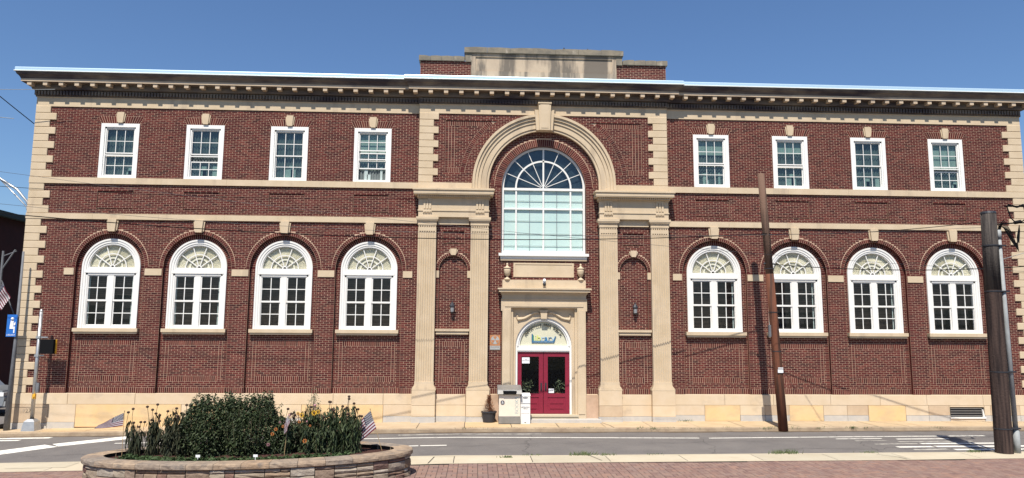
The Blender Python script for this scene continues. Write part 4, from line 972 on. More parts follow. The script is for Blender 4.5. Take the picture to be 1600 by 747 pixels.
# equal-length spacing around the oval
samp = [oval(2*PI*i/720) for i in range(721)]; cum = [0]
for a, e in zip(samp[:-1], samp[1:]): cum.append(cum[-1]+(e-a).length)
def t_at(sv):
    sv = sv % cum[-1]; lo = 0
    while cum[lo+1] < sv: lo += 1
    return 2*PI*(lo+(sv-cum[lo])/(cum[lo+1]-cum[lo]))/720
LEN = cum[-1]
def span(s0, s1): a, e = t_at(s0), t_at(s1); return (a, e if e > a else e+2*PI)
for i in range(N):
    a, e = span(LEN*i/N+.001, LEN*(i+1)/N-.001); ring_piece(a, e, -.36, .05, TOP-.115, TOP, 5, 'coping_stone', 'coping', .008, .002, i)
b = MB(); P = []
n = 96
for i in range(n+1):
    t = 2*PI*i/n; c = oval(t); z = gz(CX+c.x)
    for d, zz in ((-.30, TOP-.14), (-.30, .1), (-.30, TOP-.01), (-.02, TOP-.13), (-.02, -.05)): p = c+nrm(t)*d; P.append((p.x, p.y, z+zz))
b.idx(P, [(i*5+1, i*5+6, i*5+7, i*5+2) for i in range(n)]+[(i*5+3, i*5+8, i*5+9, i*5+4) for i in range(n)]); b.build('wall_core', M['core'], PT)
# wall stones: only the outer face, irregular ashlar
r = random.Random(12); zs = [TOP-.12, TOP-.195, TOP-.30, TOP-.375, TOP-.46, -.03]
s0 = 0.; cnt = 0
while s0 < LEN-.05:
    w = r.uniform(.34, .62); s1 = min(s0+w, LEN)
    if LEN-s1 < .2: s1 = LEN
    front = True; lay = r.choice([(0, 1, 2, 4, 5), (0, 2, 3, 5), (0, 1, 3, 4, 5), (0, 2, 4, 5), (0, 1, 2, 3, 4, 5)])
    for q0, q1 in zip(lay[:-1], lay[1:]):
        cutn = r.choice([1, 1, 2]) if w > .4 else 1; e = s0
        for j in range(cutn):
            e2 = s1 if j == cutn-1 else e+(s1-s0)*r.uniform(.35, .65); a, c = span(e+.001, e2-.001)
            z1 = zs[q0]; z0 = zs[q1]; ring_piece(a, c, -.1, r.uniform(-.01, .02), z0+.004, z1-.003, 3, 'wall_stone', 'wallstone', .014, .005, cnt); cnt += 1; e = e2
    s0 = s1
b = MB(); pts = [oval(2*PI*i/48, 0)-nrm(2*PI*i/48)*.30 for i in range(48)]
b.idx([(0, 0, TOP-.03+gz(CX))]+[(p.x, p.y, TOP-.09+gz(CX+p.x)) for p in pts], [(0, i+1, (i+1) % 48+1) for i in range(48)]); b.build('soil', M['soil'], PT)

# ---- plants
def leafquad(b, p, d, L_, w, mi, droop=.3):
    d = d.normalized(); sd2 = d.cross(Vector((0, 0, 1)))
    if sd2.length < .05: sd2 = Vector((1, 0, 0))
    sd2.normalize(); a = random.uniform(-1.2, 1.2); up = sd2.cross(d); sd2 = sd2*math.cos(a)+up*math.sin(a)
    m = p+d*L_*.45+Vector((0, 0, -droop*L_*.15)); e = p+d*L_+Vector((0, 0, -droop*L_*.6))
    b.idx([p, m+sd2*w/2, e, m-sd2*w/2], [(0, 1, 2, 3)], mi)
def plant(name, label, cat, x, y, hx, hy, h, nst, nleaf, mats, L_=.13, w=.035, droop=.3, heads=0, hm='seed', group=None, flowers=(), topshape=.35, lean=.0, low=0.):
    z = TOP-.10+gz(x); T = thing(name, label, cat, (x, y, z), group)
    st = MB(); lf = MB(); hd = MB(); stems = []
    for i in range(nst):
        a = random.uniform(0, 2*PI); rr = math.sqrt(random.random()); ex, ey = rr*math.cos(a), rr*math.sin(a)
        hh = h*(1-topshape*rr*rr)*random.uniform(.58, 1.04); bx, by = ex*hx*.75, ey*hy*.75; tx, ty = ex*hx*random.uniform(.9, 1.45)+lean, ey*hy*1.1
        pts = [Vector((bx+(tx-bx)*t*t, by+(ty-by)*t*t, hh*t)) for t in (0, .35, .7, 1)]
        stems.append(pts); st.tube(pts, [.010, .008, .006, .004], 4, caps=False)
    for i in range(nleaf):
        pts = random.choice(stems); t = random.uniform(low, 1)*3; k = min(2, int(t)); p = pts[k].lerp(pts[k+1], t-k)
        p = p+Vector((random.gauss(0, .03), random.gauss(0, .03), 0)); a = random.uniform(0, 2*PI)
        d = Vector((math.cos(a), math.sin(a), random.uniform(-1.1, .6)-droop)); leafquad(lf, p, d, L_*random.uniform(.6, 1.25), w*random.uniform(.7, 1.3), 0, droop)
    st.build('stems', M['stem'], T, kind='stuff'); lf.build('foliage', M[mats], T, kind='stuff')
    for i in range(heads):
        pts = stems[i % len(stems)]; p = pts[-1]; up_ = random.uniform(.02, .24); q = p+Vector((random.gauss(0, .02), 0, up_))
        b = MB(); b.tube([p, q], .005, 4); b.ball(q+Vector((0, 0, .01)), .034, 7, 5, sz=.8); b.build('seed_head', M[hm], T)
    for (dx, dy, dz, mm, sz) in flowers:
        b = MB(); c = Vector((dx, dy, dz))
        for j in range(9):
            a = 2*PI*j/9; b.idx([c, c+Vector((math.cos(a-.25)*sz*.6, -.02, math.sin(a-.25)*sz*.6)), c+Vector((math.cos(a)*sz, -.01, math.sin(a)*sz)), c+Vector((math.cos(a+.25)*sz*.6, -.02, math.sin(a+.25)*sz*.6))], [(0, 1, 2, 3)], 0)
        b.ball(c+Vector((0, -.02, 0)), sz*.3, 7, 5, mi=1); b.build('flower', [M[mm], M['seed']], T)
    return T
def bush(name, label, x, y, hx, hy, h, nleaf, m, L_=.075, w=.028, spires=0, top=.42, clip=0.):
    z = TOP-.10+gz(x); T = thing(name, label, 'bush', (x, y, z)); lf = MB(); st = MB()
    for i in range(34):
        a = random.uniform(0, 2*PI); rr = math.sqrt(random.random()); ex, ey = rr*math.cos(a), rr*math.sin(a); hh = h*(1-top*rr**3)*random.uniform(.85, 1.0)
        st.tube([(ex*hx*.6, ey*hy*.6, 0), (ex*hx*.9, ey*hy*.9, hh*.5), (ex*hx, ey*hy, hh)], [.008, .006, .003], 4, caps=False)
    tips = []
    for i in range(spires):
        a = random.uniform(0, 2*PI); rr = random.random()**.6; p = Vector((rr*hx*.8*math.cos(a), rr*hy*.8*math.sin(a), h*(1-top*rr**3)*.92)); q = p+Vector((random.gauss(0, .03), 0, random.uniform(.08, .24))); st.tube([p-Vector((0, 0, .3)), q], [.005, .002], 4, caps=False); tips.append((p, q))
    lob = [(random.uniform(0, 2*PI), random.uniform(.03, .12)) for _ in range(4)]
    sprigs = [(random.uniform(0, 2*PI), random.uniform(.80, 1.12), random.uniform(.25, 1.0)) for _ in range(110)]
    for i in range(nleaf):
        a = random.uniform(0, 2*PI); rr = random.random()**.38; k = 1+sum(c*math.sin((n_+2)*a+b_) for n_, (b_, c) in enumerate(lob))
        hh = h*(1-top*rr**3)*(1+.08*math.sin(5*rr*math.cos(a)+x)+.06*math.sin(9*rr*math.cos(a)+2)+.06*math.sin(13*rr*math.sin(a)+1)+.07*math.sin(23*rr*math.cos(a)+x))
        t = 1-random.random()**1.35; t = min(1, t*1.02); sq = (.74+.26*math.sin(PI*min(1, t*.85+.12)))
        p = Vector((rr*k*hx*sq*math.cos(a), rr*k*hy*sq*math.sin(a), hh*t)); dd = Vector((math.cos(a)*.7+random.gauss(0, .6), math.sin(a)*.7+random.gauss(0, .6), random.uniform(-.9, .9)))
        leafquad(lf, p, dd, L_*random.uniform(.6, 1.3), w*random.uniform(.7, 1.3), 0, .5)
    for a, k_, t in sprigs:                                    # loose shoots breaking the outline
        hh = h*(1-top*min(1, k_)**3); p = Vector((k_*hx*.85*math.cos(a), k_*hy*.85*math.sin(a), hh*t)); q = p+Vector((math.cos(a)*random.uniform(.02, .17), math.sin(a)*.05, random.uniform(.03, .22)*(.4+.6*t)))
        st.tube([p-Vector((0, 0, .1)), q], [.004, .002], 4, caps=False)
        for j in range(14): leafquad(lf, p.lerp(q, random.uniform(-.2, 1.05)), Vector((random.uniform(-1, 1), random.uniform(-1, 1), random.uniform(-.6, .7))), L_*random.uniform(.5, 1.1), w*.8, 0, .4)
    for p, q in tips:
        for j in range(16): leafquad(lf, p.lerp(q, random.uniform(-.3, 1)), Vector((random.uniform(-1, 1), random.uniform(-1, 1), random.uniform(-.2, .8))), L_*.6, w*.7, 0, .2)
    st.build('stems', M['stem'], T, kind='stuff'); lf.build('foliage', M[m], T, kind='stuff'); return T
plant('coneflower_plant', 'drooping coneflower with sparse wilted leaves, nearest the left flag', 'plant', -9.85, -9.2, .17, .2, 1.02, 7, 240, 'leaf3', .13, .036, 1.4, 6, group='wilting coneflowers', topshape=.2, low=.1)
plant('coneflower_plant', 'tall wilting coneflower with the highest seed head, second clump from the left', 'plant', -9.45, -9.3, .2, .22, 1.12, 9, 420, 'leaf3', .12, .036, 1.2, 7, group='wilting coneflowers', topshape=.2, low=.05)
plant('coneflower_plant', 'very dark wilting coneflower, third clump from the left', 'plant', -9.08, -9.25, .24, .25, 1.14, 14, 900, 'leaf3', .12, .038, 1.0, 8, group='wilting coneflowers', topshape=.2)
plant('coneflower_plant', 'short coneflower clump with clustered seed heads against the big bush', 'plant', -8.72, -9.4, .2, .25, .98, 14, 900, 'leaf3', .10, .036, .8, 6, group='wilting coneflowers', topshape=.25)
bush('leafy_bush', 'rounded dense dark green bush just right of the wilting coneflowers', -8.14, -9.35, .60, .5, 1.26, 9500, 'leaf', .08, .032, top=.34)
bush('leafy_bush', 'widest dark green bush with thin spires on top, in the planter middle', -7.30, -9.35, .66, .5, 1.27, 11500, 'leaf', .075, .030, spires=40, top=.40)
plant('orange_flower_plant', 'leafy plant with small orange and pink blooms right of the dark bushes', 'plant', -6.62, -9.4, .30, .3, .98, 22, 1900, 'leaf', .085, .030, .6, 5, topshape=.3, flowers=[(-.05, -.34, .60, 'petal_o', .045), (.10, -.33, .66, 'petal_o', .04), (-.12, -.33, .5, 'petal_o', .045), (-.2, -.33, .28, 'petal_p', .045), (.03, -.34, .75, 'petal_p', .03)])
plant('coneflower_plant', 'upright coneflower with pinkish heads behind the small furled flag', 'plant', -6.3, -9.2, .26, .25, 1.10, 14, 1300, 'leaf3', .10, .034, .7, 5, 'petal_p', group='upright coneflowers', topshape=.2)
plant('yellow_flower_plant', 'plant with bright yellow daisy blooms near the planter middle', 'plant', -5.95, -9.4, .32, .28, 1.0, 22, 2000, 'leaf', .095, .032, .6, 3, topshape=.2, flowers=[(.07, -.30, .93, 'petal_y', .07), (.15, -.30, .95, 'petal_y', .06), (-.2, -.28, .88, 'petal_y', .065), (-.28, -.27, .92, 'petal_y', .05), (-.24, -.28, .74, 'petal_o', .04), (-.1, -.32, .34, 'petal_o', .055), (.0, -.32, .66, 'petal_o', .03)])
bush('grey_green_shrub', 'pale greyish shrub standing above the yellow daisies', -6.08, -8.85, .20, .2, 1.26, 900, 'leaf4', .05, .020, spires=8, top=.5)
plant('coneflower_plant', 'large upright coneflower clump with dark seed heads left of the right flag', 'plant', -5.50, -9.3, .32, .28, 1.10, 24, 2000, 'leaf', .11, .034, .8, 10, group='upright coneflowers', topshape=.2)
plant('coneflower_plant', 'rightmost coneflower clump, its leaves touching the right flag', 'plant', -5.15, -9.35, .20, .25, 1.05, 16, 1200, 'leaf', .12, .034, .9, 8, group='upright coneflowers', topshape=.15)
lc = MB()
for i in range(5200):
    a = random.uniform(PI*1.03, PI*1.88); d = oval(a)-nrm(a)*random.uniform(.38, .85); p = Vector((CX+d.x, CY+d.y, TOP-.08+gz(CX+d.x)+random.random()*.06))
    if p.x < -9.9 or p.x > -5.1: continue
    aa = random.uniform(0, 2*PI); leafquad(lc, p, Vector((math.cos(aa), math.sin(aa), random.uniform(.2, 1.3))), random.uniform(.06, .13), .04, 0, .5)
lc.build('ground_cover', M['leaf2'], kind='stuff')['label'] = 'low bright green ground cover along the planter front'
for x, y, lb in ((-8.1, -10.25, 'small white plant tag at the front of the dark bush'), (-6.9, -10.35, 'small white plant tag right of the planter middle')):
    b = MB(); b.box(-.045, .045, -.004, .004, .05, .10); b.box(-.006, .006, -.003, .003, -.08, .05); tag(b.build('plant_tag', M['tag'], None, (x, y, TOP-.02+gz(x))), lb, 'plant tag')

# ---- flags
def flag(name, label, P00, P10, P01, P11, staff, wave=.02, nu=26, nv=13, group=None):
    """corners: hoist top, fly top, hoist bottom, fly bottom"""
    T = thing(name, label, 'flag', staff[0], group); o = Vector(staff[0])
    P00, P10, P01, P11 = [Vector(p)-o for p in (P00, P10, P01, P11)]
    b = MB(); P = []
    for j in range(nv+1):
        for i in range(nu+1):
            u, v = i/nu, j/nv; p = (P00*(1-u)+P10*u)*(1-v)+(P01*(1-u)+P11*u)*v; p = p+Vector((0, wave*math.sin(u*9+v*2.5), wave*.6*math.sin(u*6+v))); P.append(p)
    n0 = len(b.v); b.v += [tuple(p) for p in P]
    for j in range(nv):
        for i in range(nu):
            a = j*(nu+1)+i; b.f.append((a, a+1, a+nu+2, a+nu+1)); b.m.append(2 if (i < nu*.4 and j < 7) else (0 if j % 2 == 0 else 1))
    c = b.build('cloth', [M['flag_red'], M['flag_white'], M['flag_blue']], T)
    s = MB()
    for ry in range(9):
        for rx in range(6 if ry % 2 == 0 else 5):
            u = .4*(rx+.5+(0 if ry % 2 == 0 else .5))/6; v = 7/13*(ry+.6)/9.2
            p = (P00*(1-u)+P10*u)*(1-v)+(P01*(1-u)+P11*u)*v; p = p+Vector((0, wave*math.sin(u*9+v*2.5)-.004, wave*.6*math.sin(u*6+v)))
            q = (P10-P00).normalized()*.011; k = (P01-P00).normalized()*.011; s.face([p-q, p-k, p+q, p+k])
    s.build('stars', M['flag_white'], c)
    m = MB(); m.tube([Vector(q)-o for q in staff], .006, 6); m.ball(Vector(staff[-1])-o, .014, 6, 5); m.build('staff', M['flag_brass'], T)
    return T
flag('american_flag', 'small american flag hanging limply at the left end of the planter', (-10.14, -9.2, 1.27), (-10.62, -9.3, 1.02), (-10.15, -9.2, .98), (-10.70, -9.3, .94), [(-10.12, -9.2, .3), (-10.13, -9.2, 1.31)], .012)
flag('american_flag', 'small furled american flag half hidden among the coneflowers', (-6.42, -9.75, 1.28), (-6.49, -9.78, 1.12), (-6.38, -9.75, 1.10), (-6.47, -9.8, .88), [(-6.48, -9.72, .4), (-6.41, -9.74, 1.32)], .03)
flag('american_flag', 'small american flag leaning out at the right end of the planter', (-4.74, -9.2, 1.32), (-5.09, -9.3, .97), (-4.60, -9.2, .93), (-4.99, -9.3, .62), [(-4.46, -9.15, .42), (-4.75, -9.2, 1.36)], .012)

# ================================================================== THINGS AT THE DOOR
Bx = thing('book_drop_box', 'cream steel book return box with grey hood and rusty base beside the crimson doors', 'book drop', (-1.24, -.62, 0))
b = MB(); b.box(-.36, .36, -.33, .33, .26, .97); b.build('body', M['cream_box'], Bx)
b = MB(); b.box(-.37, .37, -.34, .33, .02, .26); b.build('base', M['grey_box'], Bx)
b = MB(); b.idx([(-.41, -.42, 1.0), (.41, -.42, 1.0), (.41, -.36, 1.14), (-.41, -.36, 1.14), (.41, .30, 1.26), (-.41, .30, 1.26), (-.41, .30, .97), (.41, .30, .97), (-.41, -.30, .97), (.41, -.30, .97)],
    [(0, 1, 2, 3), (3, 2, 4, 5), (5, 4, 7, 6), (8, 9, 1, 0), (6, 7, 9, 8), (1, 9, 7, 4, 2), (0, 3, 5, 6, 8)]); hd = b.build('hood', M['grey_box'], Bx)
b = MB(); b.box(-.22, .22, -.43, -.40, 1.0, 1.11); b.build('slot', M['black'], hd)
b = MB(); b.box(-.23, .23, -.45, -.38, 1.11, 1.125); b.build('slot_lip', M['alu'], hd)
b = MB(); b.tube([(-.24, -.345, .72), (-.24, -.33, .72)], .07, 20); b.build('round_emblem', M['ink'], Bx)
b = MB(); b.quadbox([(-.27, .69), (-.21, .69), (-.21, .71), (-.27, .71)], -.348, -.34); b.quadbox([(-.25, .70), (-.235, .70), (-.235, .765), (-.25, .765)], -.348, -.34); b.build('emblem_mark', M['sign_white'], Bx)
text('lettering', 'BOOKS', .17, M['shade'], Bx, (.245, -.333, .62), (PI/2, -PI/2, 0), ext=.001, sx=1.0)
Nb = thing('newspaper_box', 'narrow white newspaper vending box with oval emblem, right of the cream book return', 'newspaper box', (-.70, -.66, 0))
b = MB(); b.box(-.165, .165, -.2, .2, .0, .93); b.build('cabinet', M['white'], Nb)
b = MB(); b.idx([(-.165, -.21, .93), (.165, -.21, .93), (.165, .2, .93), (-.165, .2, .93), (-.15, -.15, 1.02), (.15, -.15, 1.02), (.15, .19, 1.0), (-.15, .19, 1.0)], [(0, 1, 5, 4), (4, 5, 6, 7), (1, 2, 6, 5), (3, 0, 4, 7), (2, 3, 7, 6)]); b.build('top', M['alu'], Nb)
b = MB(); pts = [(.085*math.cos(2*PI*i/20), .87+.032*math.sin(2*PI*i/20)) for i in range(20)]; b.quadbox(pts, -.205, -.19); b.build('oval_emblem', M['ink'], Nb)
text('emblem_script', 'Ford', .05, M['sign_white'], Nb, (0, -.206, .87), ext=.001)
b = MB(); b.box(-.165, .165, -.205, -.2, .665, .68); b.box(-.14, .14, -.203, -.2, .34, .345); b.box(-.03, .03, -.204, -.2, .03, .055); b.build('trim_line', M['ink'], Nb)
text('lettering', 'REPUBLICAN', .058, M['ink'], Nb, (0, -.204, .55), ext=.001, sx=.85)
text('lettering', 'HERALD', .04, M['ink'], Nb, (0, -.204, .50), ext=.001)
Pt = thing('planter_tub', 'black oval tub with a dead rust-brown dwarf conifer by the book return', 'plant pot', (-1.93, -.45, 0))
b = MB(); b.lathe([(.20, 0), (.24, .30), (.27, .31), (.27, .36), (.24, .36), (.23, .33)], 0, 0, .02, 18); b.v = [(x*1.0, y*.8, z) for x, y, z in b.v]; b.build('tub', M['iron'], Pt)
b = MB(); b.tube([(0, 0, .3), (.01, 0, .9)], [.015, .005], 6)
for i in range(900):
    z = random.uniform(.34, .90); rr = .21*(1-(z-.34)/.6)+.02; a = random.uniform(0, 2*PI); p = Vector((rr*math.cos(a)*random.random(), rr*math.sin(a)*random.random(), z)); leafquad(b, p, Vector((math.cos(a), math.sin(a), .9)), .06, .012, 0, 0)
b.build('dead_conifer', M['brown'], Pt)
for q, lb in ((-3.26, 'small black wall lantern in the left niche'), (3.28, 'small black wall lantern in the right niche')):
    T = thing('wall_lantern', lb, 'wall lamp', (q, YT+.09, 3.72), 'lanterns in the two niches')
    b = MB(); b.box(-.05, .05, -.02, 0, .12, .32); b.tube([(0, -.01, .2), (0, -.10, .24), (0, -.14, .34)], .012, 6); b.build('bracket', M['iron'], T)
    b = MB(); b.lathe([(.02, .0), (.055, .05), (.075, .22), (.10, .24), (.095, .28), (.05, .36), (.02, .40), (.025, .43), (.005, .45)], 0, -.14, 0, 8); b.build('lantern', M['iron'], T)
    b = MB(); b.lathe([(.062, .06), (.072, .21)], 0, -.145, 0, 8); b.build('lantern_glass', M['alu'], T)
T = thing('security_camera', 'small dome security light mounted over the doorway cornice', 'camera', (0, yd+.02, 4.78))
b = MB(); b.box(-.05, .05, -.06, 0, .02, .13); b.tube([(0, -.03, .13), (0, -.10, .15)], .05, 10); b.build('bracket', M['sign_white'], T)
b = MB(); b.ball((0, -.10, .0), .06, 12, 8, sz=1.2); b.build('dome', M['iron'], T)
T = thing('fallout_shelter_sign', 'faded orange fallout shelter sign on the brick beside the doorway', 'sign', (-1.73, YC, 2.46))
b = MB(); b.box(-.18, .18, -.02, -.012, .14, .52); b.build('panel', M['sign_orange'], T)
b = MB(); b.box(-.18, .18, -.02, -.012, 0, .137); b.build('lower_panel', M['sign_grey'], T)
b = MB(); pts = [(.15*math.cos(2*PI*i/28), .34+.15*math.sin(2*PI*i/28)) for i in range(28)]; b.quadbox(pts, -.024, -.02); b.build('disc', M['sign_grey'], T)
b = MB()
for a in (90, 210, 330): b.quadbox([(.015*math.cos(R_(a)), .34+.015*math.sin(R_(a)))]+[(.135*math.cos(R_(a+t)), .34+.135*math.sin(R_(a+t))) for t in (-30, -15, 0, 15, 30)], -.028, -.024)
b.build('trefoil', M['sign_orange'], T)
text('lettering', 'FALLOUT SHELTER', .035, M['sign_black'], T, (0, -.022, .09), ext=.001)
# indoor plants behind the door glass
for (x, lb, sgn) in ((-.55, 'potted houseplant behind the left door glass', 1), (.55, 'tall leggy houseplant behind the right door glass', -1)):
    T = thing('houseplant', lb, 'plant', (x, .42, .72), 'houseplants inside the doors')
    b = MB(); b.lathe([(.07, 0), (.10, .16), (.11, .17), (.11, .19)], 0, 0, .02, 12); b.build('flowerpot', M['terracotta'], T)
    b = MB()
    for i in range(9):
        a = random.uniform(-.9, .9); h = random.uniform(.3, .62); b.tube([(0, 0, .15), (a*.12, -.03, .15+h*.5), (a*.30, -.06, .15+h)], .007, 4)
        for j in range(5): t = random.uniform(.4, 1); leafquad(b, Vector((a*.30*t, -.05, .15+h*t)), Vector((random.uniform(-1, 1), -.5, random.uniform(-.3, .8))), .13, .05, 0, .4)
    b.build('foliage', M['leaf4'], T)

# ================================================================== POLES, SIGNAL, SIGNS, WIRES
T = thing('utility_pole', 'slender reddish brown wooden pole leaning left in front of the right wing', 'utility pole', (7.79, -1.85, 0))
top = Vector((-.43, 0, 8.56)); bas = Vector((0, 0, -.1))
pts = [bas.lerp(top, t) for t in (0, .2, .4, .6)]; b = MB(); b.tube(pts, [.155, .15, .142, .134], 14); b.build('lower_shaft', M['wood_red'], T, smooth=True)
pts = [bas.lerp(top, t) for t in (.6, .8, 1)]; b = MB(); b.tube(pts, [.134, .125, .118], 14); b.build('upper_shaft', M['wood_grey'], T, smooth=True)
b = MB()
for t in (.62, .45, .30): p = bas.lerp(top, t); b.tube([p+Vector((0, 0, -.01)), p+Vector((0, 0, .015))], .152, 14)
b.build('steel_band', M['iron'], T)
b = MB(); p = bas.lerp(top, .225); b.box(p.x-.08, p.x+.10, -.175, -.155, p.z-.05, p.z+.06); b.box(p.x-.07, p.x+.10, -.178, -.155, p.z+.09, p.z+.12); b.build('pole_tag', M['sign_white'], T)
b = MB()
for t, dx in ((.755, .13), (.64, .14)):
    p = bas.lerp(top, t); b.tube([p+Vector((-dx, -.05, 0)), p+Vector((dx+.05, -.05, 0))], .016, 6); b.ball(p+Vector((-dx-.03, -.05, 0)), .04, 8, 6)
b.build('insulator_hardware', M['iron'], T)
b = MB(); p = bas.lerp(top, .385); b.box(p.x-.21, p.x-.14, -.06, .03, p.z-.25, p.z+.14); b.build('meter_box', M['greypost'], T)
T = thing('utility_pole', 'thick dark creosoted pole stub cut off at the top, at the right edge', 'utility pole', (11.58, -6.9, 0))
b = MB(); b.tube([(0, 0, -.1), (.015, 0, 2), (.04, 0, 4.3)], [.215, .21, .202], 18, caps=False); b.build('shaft', M['wood_dark'], T, smooth=True); b = MB(); b.tube([(.04, 0, 4.3), (.07, 0, 6.42)], [.202, .188], 18); b.build('upper_shaft', M['wood_top'], T, smooth=True)
b = MB(); b.tube([(.07, 0, 6.40), (.07, 0, 6.46)], [.196, .18], 18); b.build('pole_cap', M['iron'], T)
b = MB(); b.tube([(.36, 0, -.05), (.36, 0, .6)], .085, 12); b.tube([(.36, 0, .6), (.31, 0, 5.75)], .062, 12); b.tube([(.31, 0, 5.70), (.31, 0, 5.95)], .075, 12); b.build('conduit', M['galv'], T, smooth=True)
for z in (.62, 2.1, 4.25, 5.5):
    b = MB(); b.tube([(.01*z, 0, z), (.01*z, 0, z+.03)], .222-.002*z, 18); b.box(.18, .44, -.10, .10, z, z+.035); b.build('strap', M['iron'], T)
cb2 = MB()
def cable(pts, r=.014): cb2.tube(pts, r, 5)
for k in range(6): a = k*.03; cable([(.29+a*.4, -.02, 5.93), (.30+a, -.06, 6.08+a), (.42+a*1.5, -.08, 6.0-a), (.66+a, -.05, 5.60-a*1.5), (.88-a*.3, 0, 5.60+a), (.93, 0, 5.95+a)], .011)
cable([(.1, 0, 6.10), (.9, 0, 6.16), (2.2, 0, 6.2)], .02); cable([(.62, 0, 6.62), (.7, 0, 6.3), (.85, 0, 6.15)], .016); cable([(1.1, 0, 6.62), (1.16, 0, 6.3), (.95, 0, 6.15)], .016); cable([(.55, 0, 6.62), (1.15, 0, 6.62), (2.6, 0, 7.0)], .022); cable([(.66, 0, 6.66), (.9, 0, 6.6), (1.1, 0, 6.67)], .03); cable([(.8, 0, 6.16), (.98, 0, 6.2)], .05)
cb2.build('cable_bundle', M['black'], T)
# pedestrian signal
GL = gz(-17.1)
T = thing('pedestrian_signal', 'grey metal signal post with a black pedestrian signal head at the left corner', 'traffic signal', (-17.13, -.55, GL))
b = MB(); b.idx([(-.22, -.2, 0), (.22, -.2, 0), (.22, .2, 0), (-.22, .2, 0), (-.17, -.16, .30), (.17, -.16, .30), (.17, .16, .30), (-.17, .16, .30), (-.09, -.09, .38), (.09, -.09, .38), (.09, .09, .38), (-.09, .09, .38)],
    [(0, 1, 5, 4), (1, 2, 6, 5), (2, 3, 7, 6), (3, 0, 4, 7), (4, 5, 9, 8), (5, 6, 10, 9), (6, 7, 11, 10), (7, 4, 8, 11)]); b.build('base', M['alu'], T)
b = MB(); b.tube([(0, 0, .36), (0, 0, 3.93)], [.062, .052], 14); b.lathe([(.052, 0), (.055, .03), (.03, .07), (.005, .09)], 0, 0, 3.93, 12); b.build('post', M['alu'], T, smooth=True)
b = MB(); b.box(.10, .54, -.10, .12, 2.52, 3.0); h = b.build('signal_head', M['black'], T)
b = MB(); b.box(.535, .56, .03, .10, 2.52, 3.0); b.box(.12, .53, .10, .125, 2.54, 2.98); b.build('visor', M['yellow'], h)
b = MB(); b.box(-.02, .30, -.03, .03, 3.05, 3.09); b.box(-.02, .22, -.03, .03, 2.44, 2.48); b.box(-.07, .07, -.07, .07, 3.03, 3.11); b.box(-.07, .07, -.07, .07, 2.42, 2.50); b.build('bracket', M['alu'], T)
b = MB(); b.box(.02, .10, -.12, -.04, 1.04, 1.20); b.tube([(.06, -.12, 1.12), (.06, -.15, 1.12)], .03, 10); b.build('push_button', M['yellow'], T)
b = MB(); b.box(.06, .16, -.06, .02, 1.24, 1.56); b.build('button_sign', M['greypost'], T)
# sign post with the library sign
T = thing('library_sign', 'blue library symbol sign on a grey street post at the left corner of the building', 'sign', (-18.03, -.4, gz(-18)))
b = MB(); b.tube([(.02, 0, 0), (.05, 0, 3), (.04, 0, 6.0)], [.10, .055, .035], 10); b.build('post', M['greypost'], T, smooth=True)
b = MB(); b.box(-.23, .10, -.10, -.08, 3.10, 3.84); pnl = b.build('panel', M['sign_blue'], T)
b = MB(); b.ball((-.05, -.105, 3.70), .05, 12, 8); b.quadbox([(-.12, 3.44), (-.02, 3.44), (.0, 3.63), (-.10, 3.64)], -.112, -.10); b.quadbox([(-.12, 3.36), (.05, 3.36), (.05, 3.44), (-.12, 3.44)], -.112, -.10); b.quadbox([(.0, 3.46), (.06, 3.50), (.06, 3.60), (.0, 3.54)], -.114, -.10); b.quadbox([(.01, 3.22), (.05, 3.22), (.05, 3.36), (.01, 3.36)], -.112, -.10); b.build('reader_symbol', M['sign_white'], pnl)
text('lettering', 'LIBRARY', .075, M['sign_white'], pnl, (-.065, -.103, 3.155), ext=.001)
# street lamp arms behind the corner
T = thing('street_lamp', 'curved double arm of a grey street lamp rising behind the left corner', 'street lamp', (-18.95, 1.5, gz(-19)))
b = MB(); b.tube([(0, 0, 0), (0, 0, 7.6)], [.10, .07], 12); b.build('pole', M['greypost'], T, smooth=True)
b = MB(); b.tube([(0, 0, 7.55), (-.25, 0, 8.10), (-.65, 0, 8.55), (-1.3, 0, 8.95), (-2.4, 0, 9.2), (-3.4, 0, 9.2)], .045, 8); b.tube([(0, 0, 7.1), (-.25, 0, 7.9), (-.7, 0, 8.35), (-1.3, 0, 8.93)], .025, 8); b.build('arm', M['alu'], T, smooth=True)
b = MB(); b.lathe([(.05, .1), (.2, .05), (.22, 0), (.15, -.08)], -3.6, 0, 9.15, 14); b.build('lamp_head', M['alu'], T)
# flags and banner bracket down the side street
flag('american_flag', 'large american flag hanging from a lamp post down the side street', (-20.20, 2, 4.95), (-19.78, 2, 4.25), (-20.55, 2, 4.35), (-20.05, 2, 3.75), [(-20.62, 2, gz(-20)), (-20.2, 2, 5.0)], .03)
flag('american_flag', 'sliver of an american flag showing just behind the left corner', (-19.42, 2.2, 4.95), (-19.62, 2.2, 4.45), (-19.3, 2.2, 4.5), (-19.55, 2.2, 4.2), [(-19.25, 2.2, gz(-19)), (-19.38, 2.2, 5.0)], .02)
T = thing('banner_bracket', 'thin grey angled bracket arms on a post in the side street', 'bracket', (-20.22, 2.02, gz(-20)))
b = MB(); b.tube([(0, 0, 0), (.02, 0, 6.3)], .045, 8); b.tube([(.02, 0, 5.6), (.45, 0, 6.35)], .03, 6); b.tube([(.02, 0, 6.1), (.5, 0, 6.3)], .02, 6); b.tube([(0, 0, 5.3), (.85, 0, 3.4)], .02, 6); b.build('arms', M['greypost'], T)
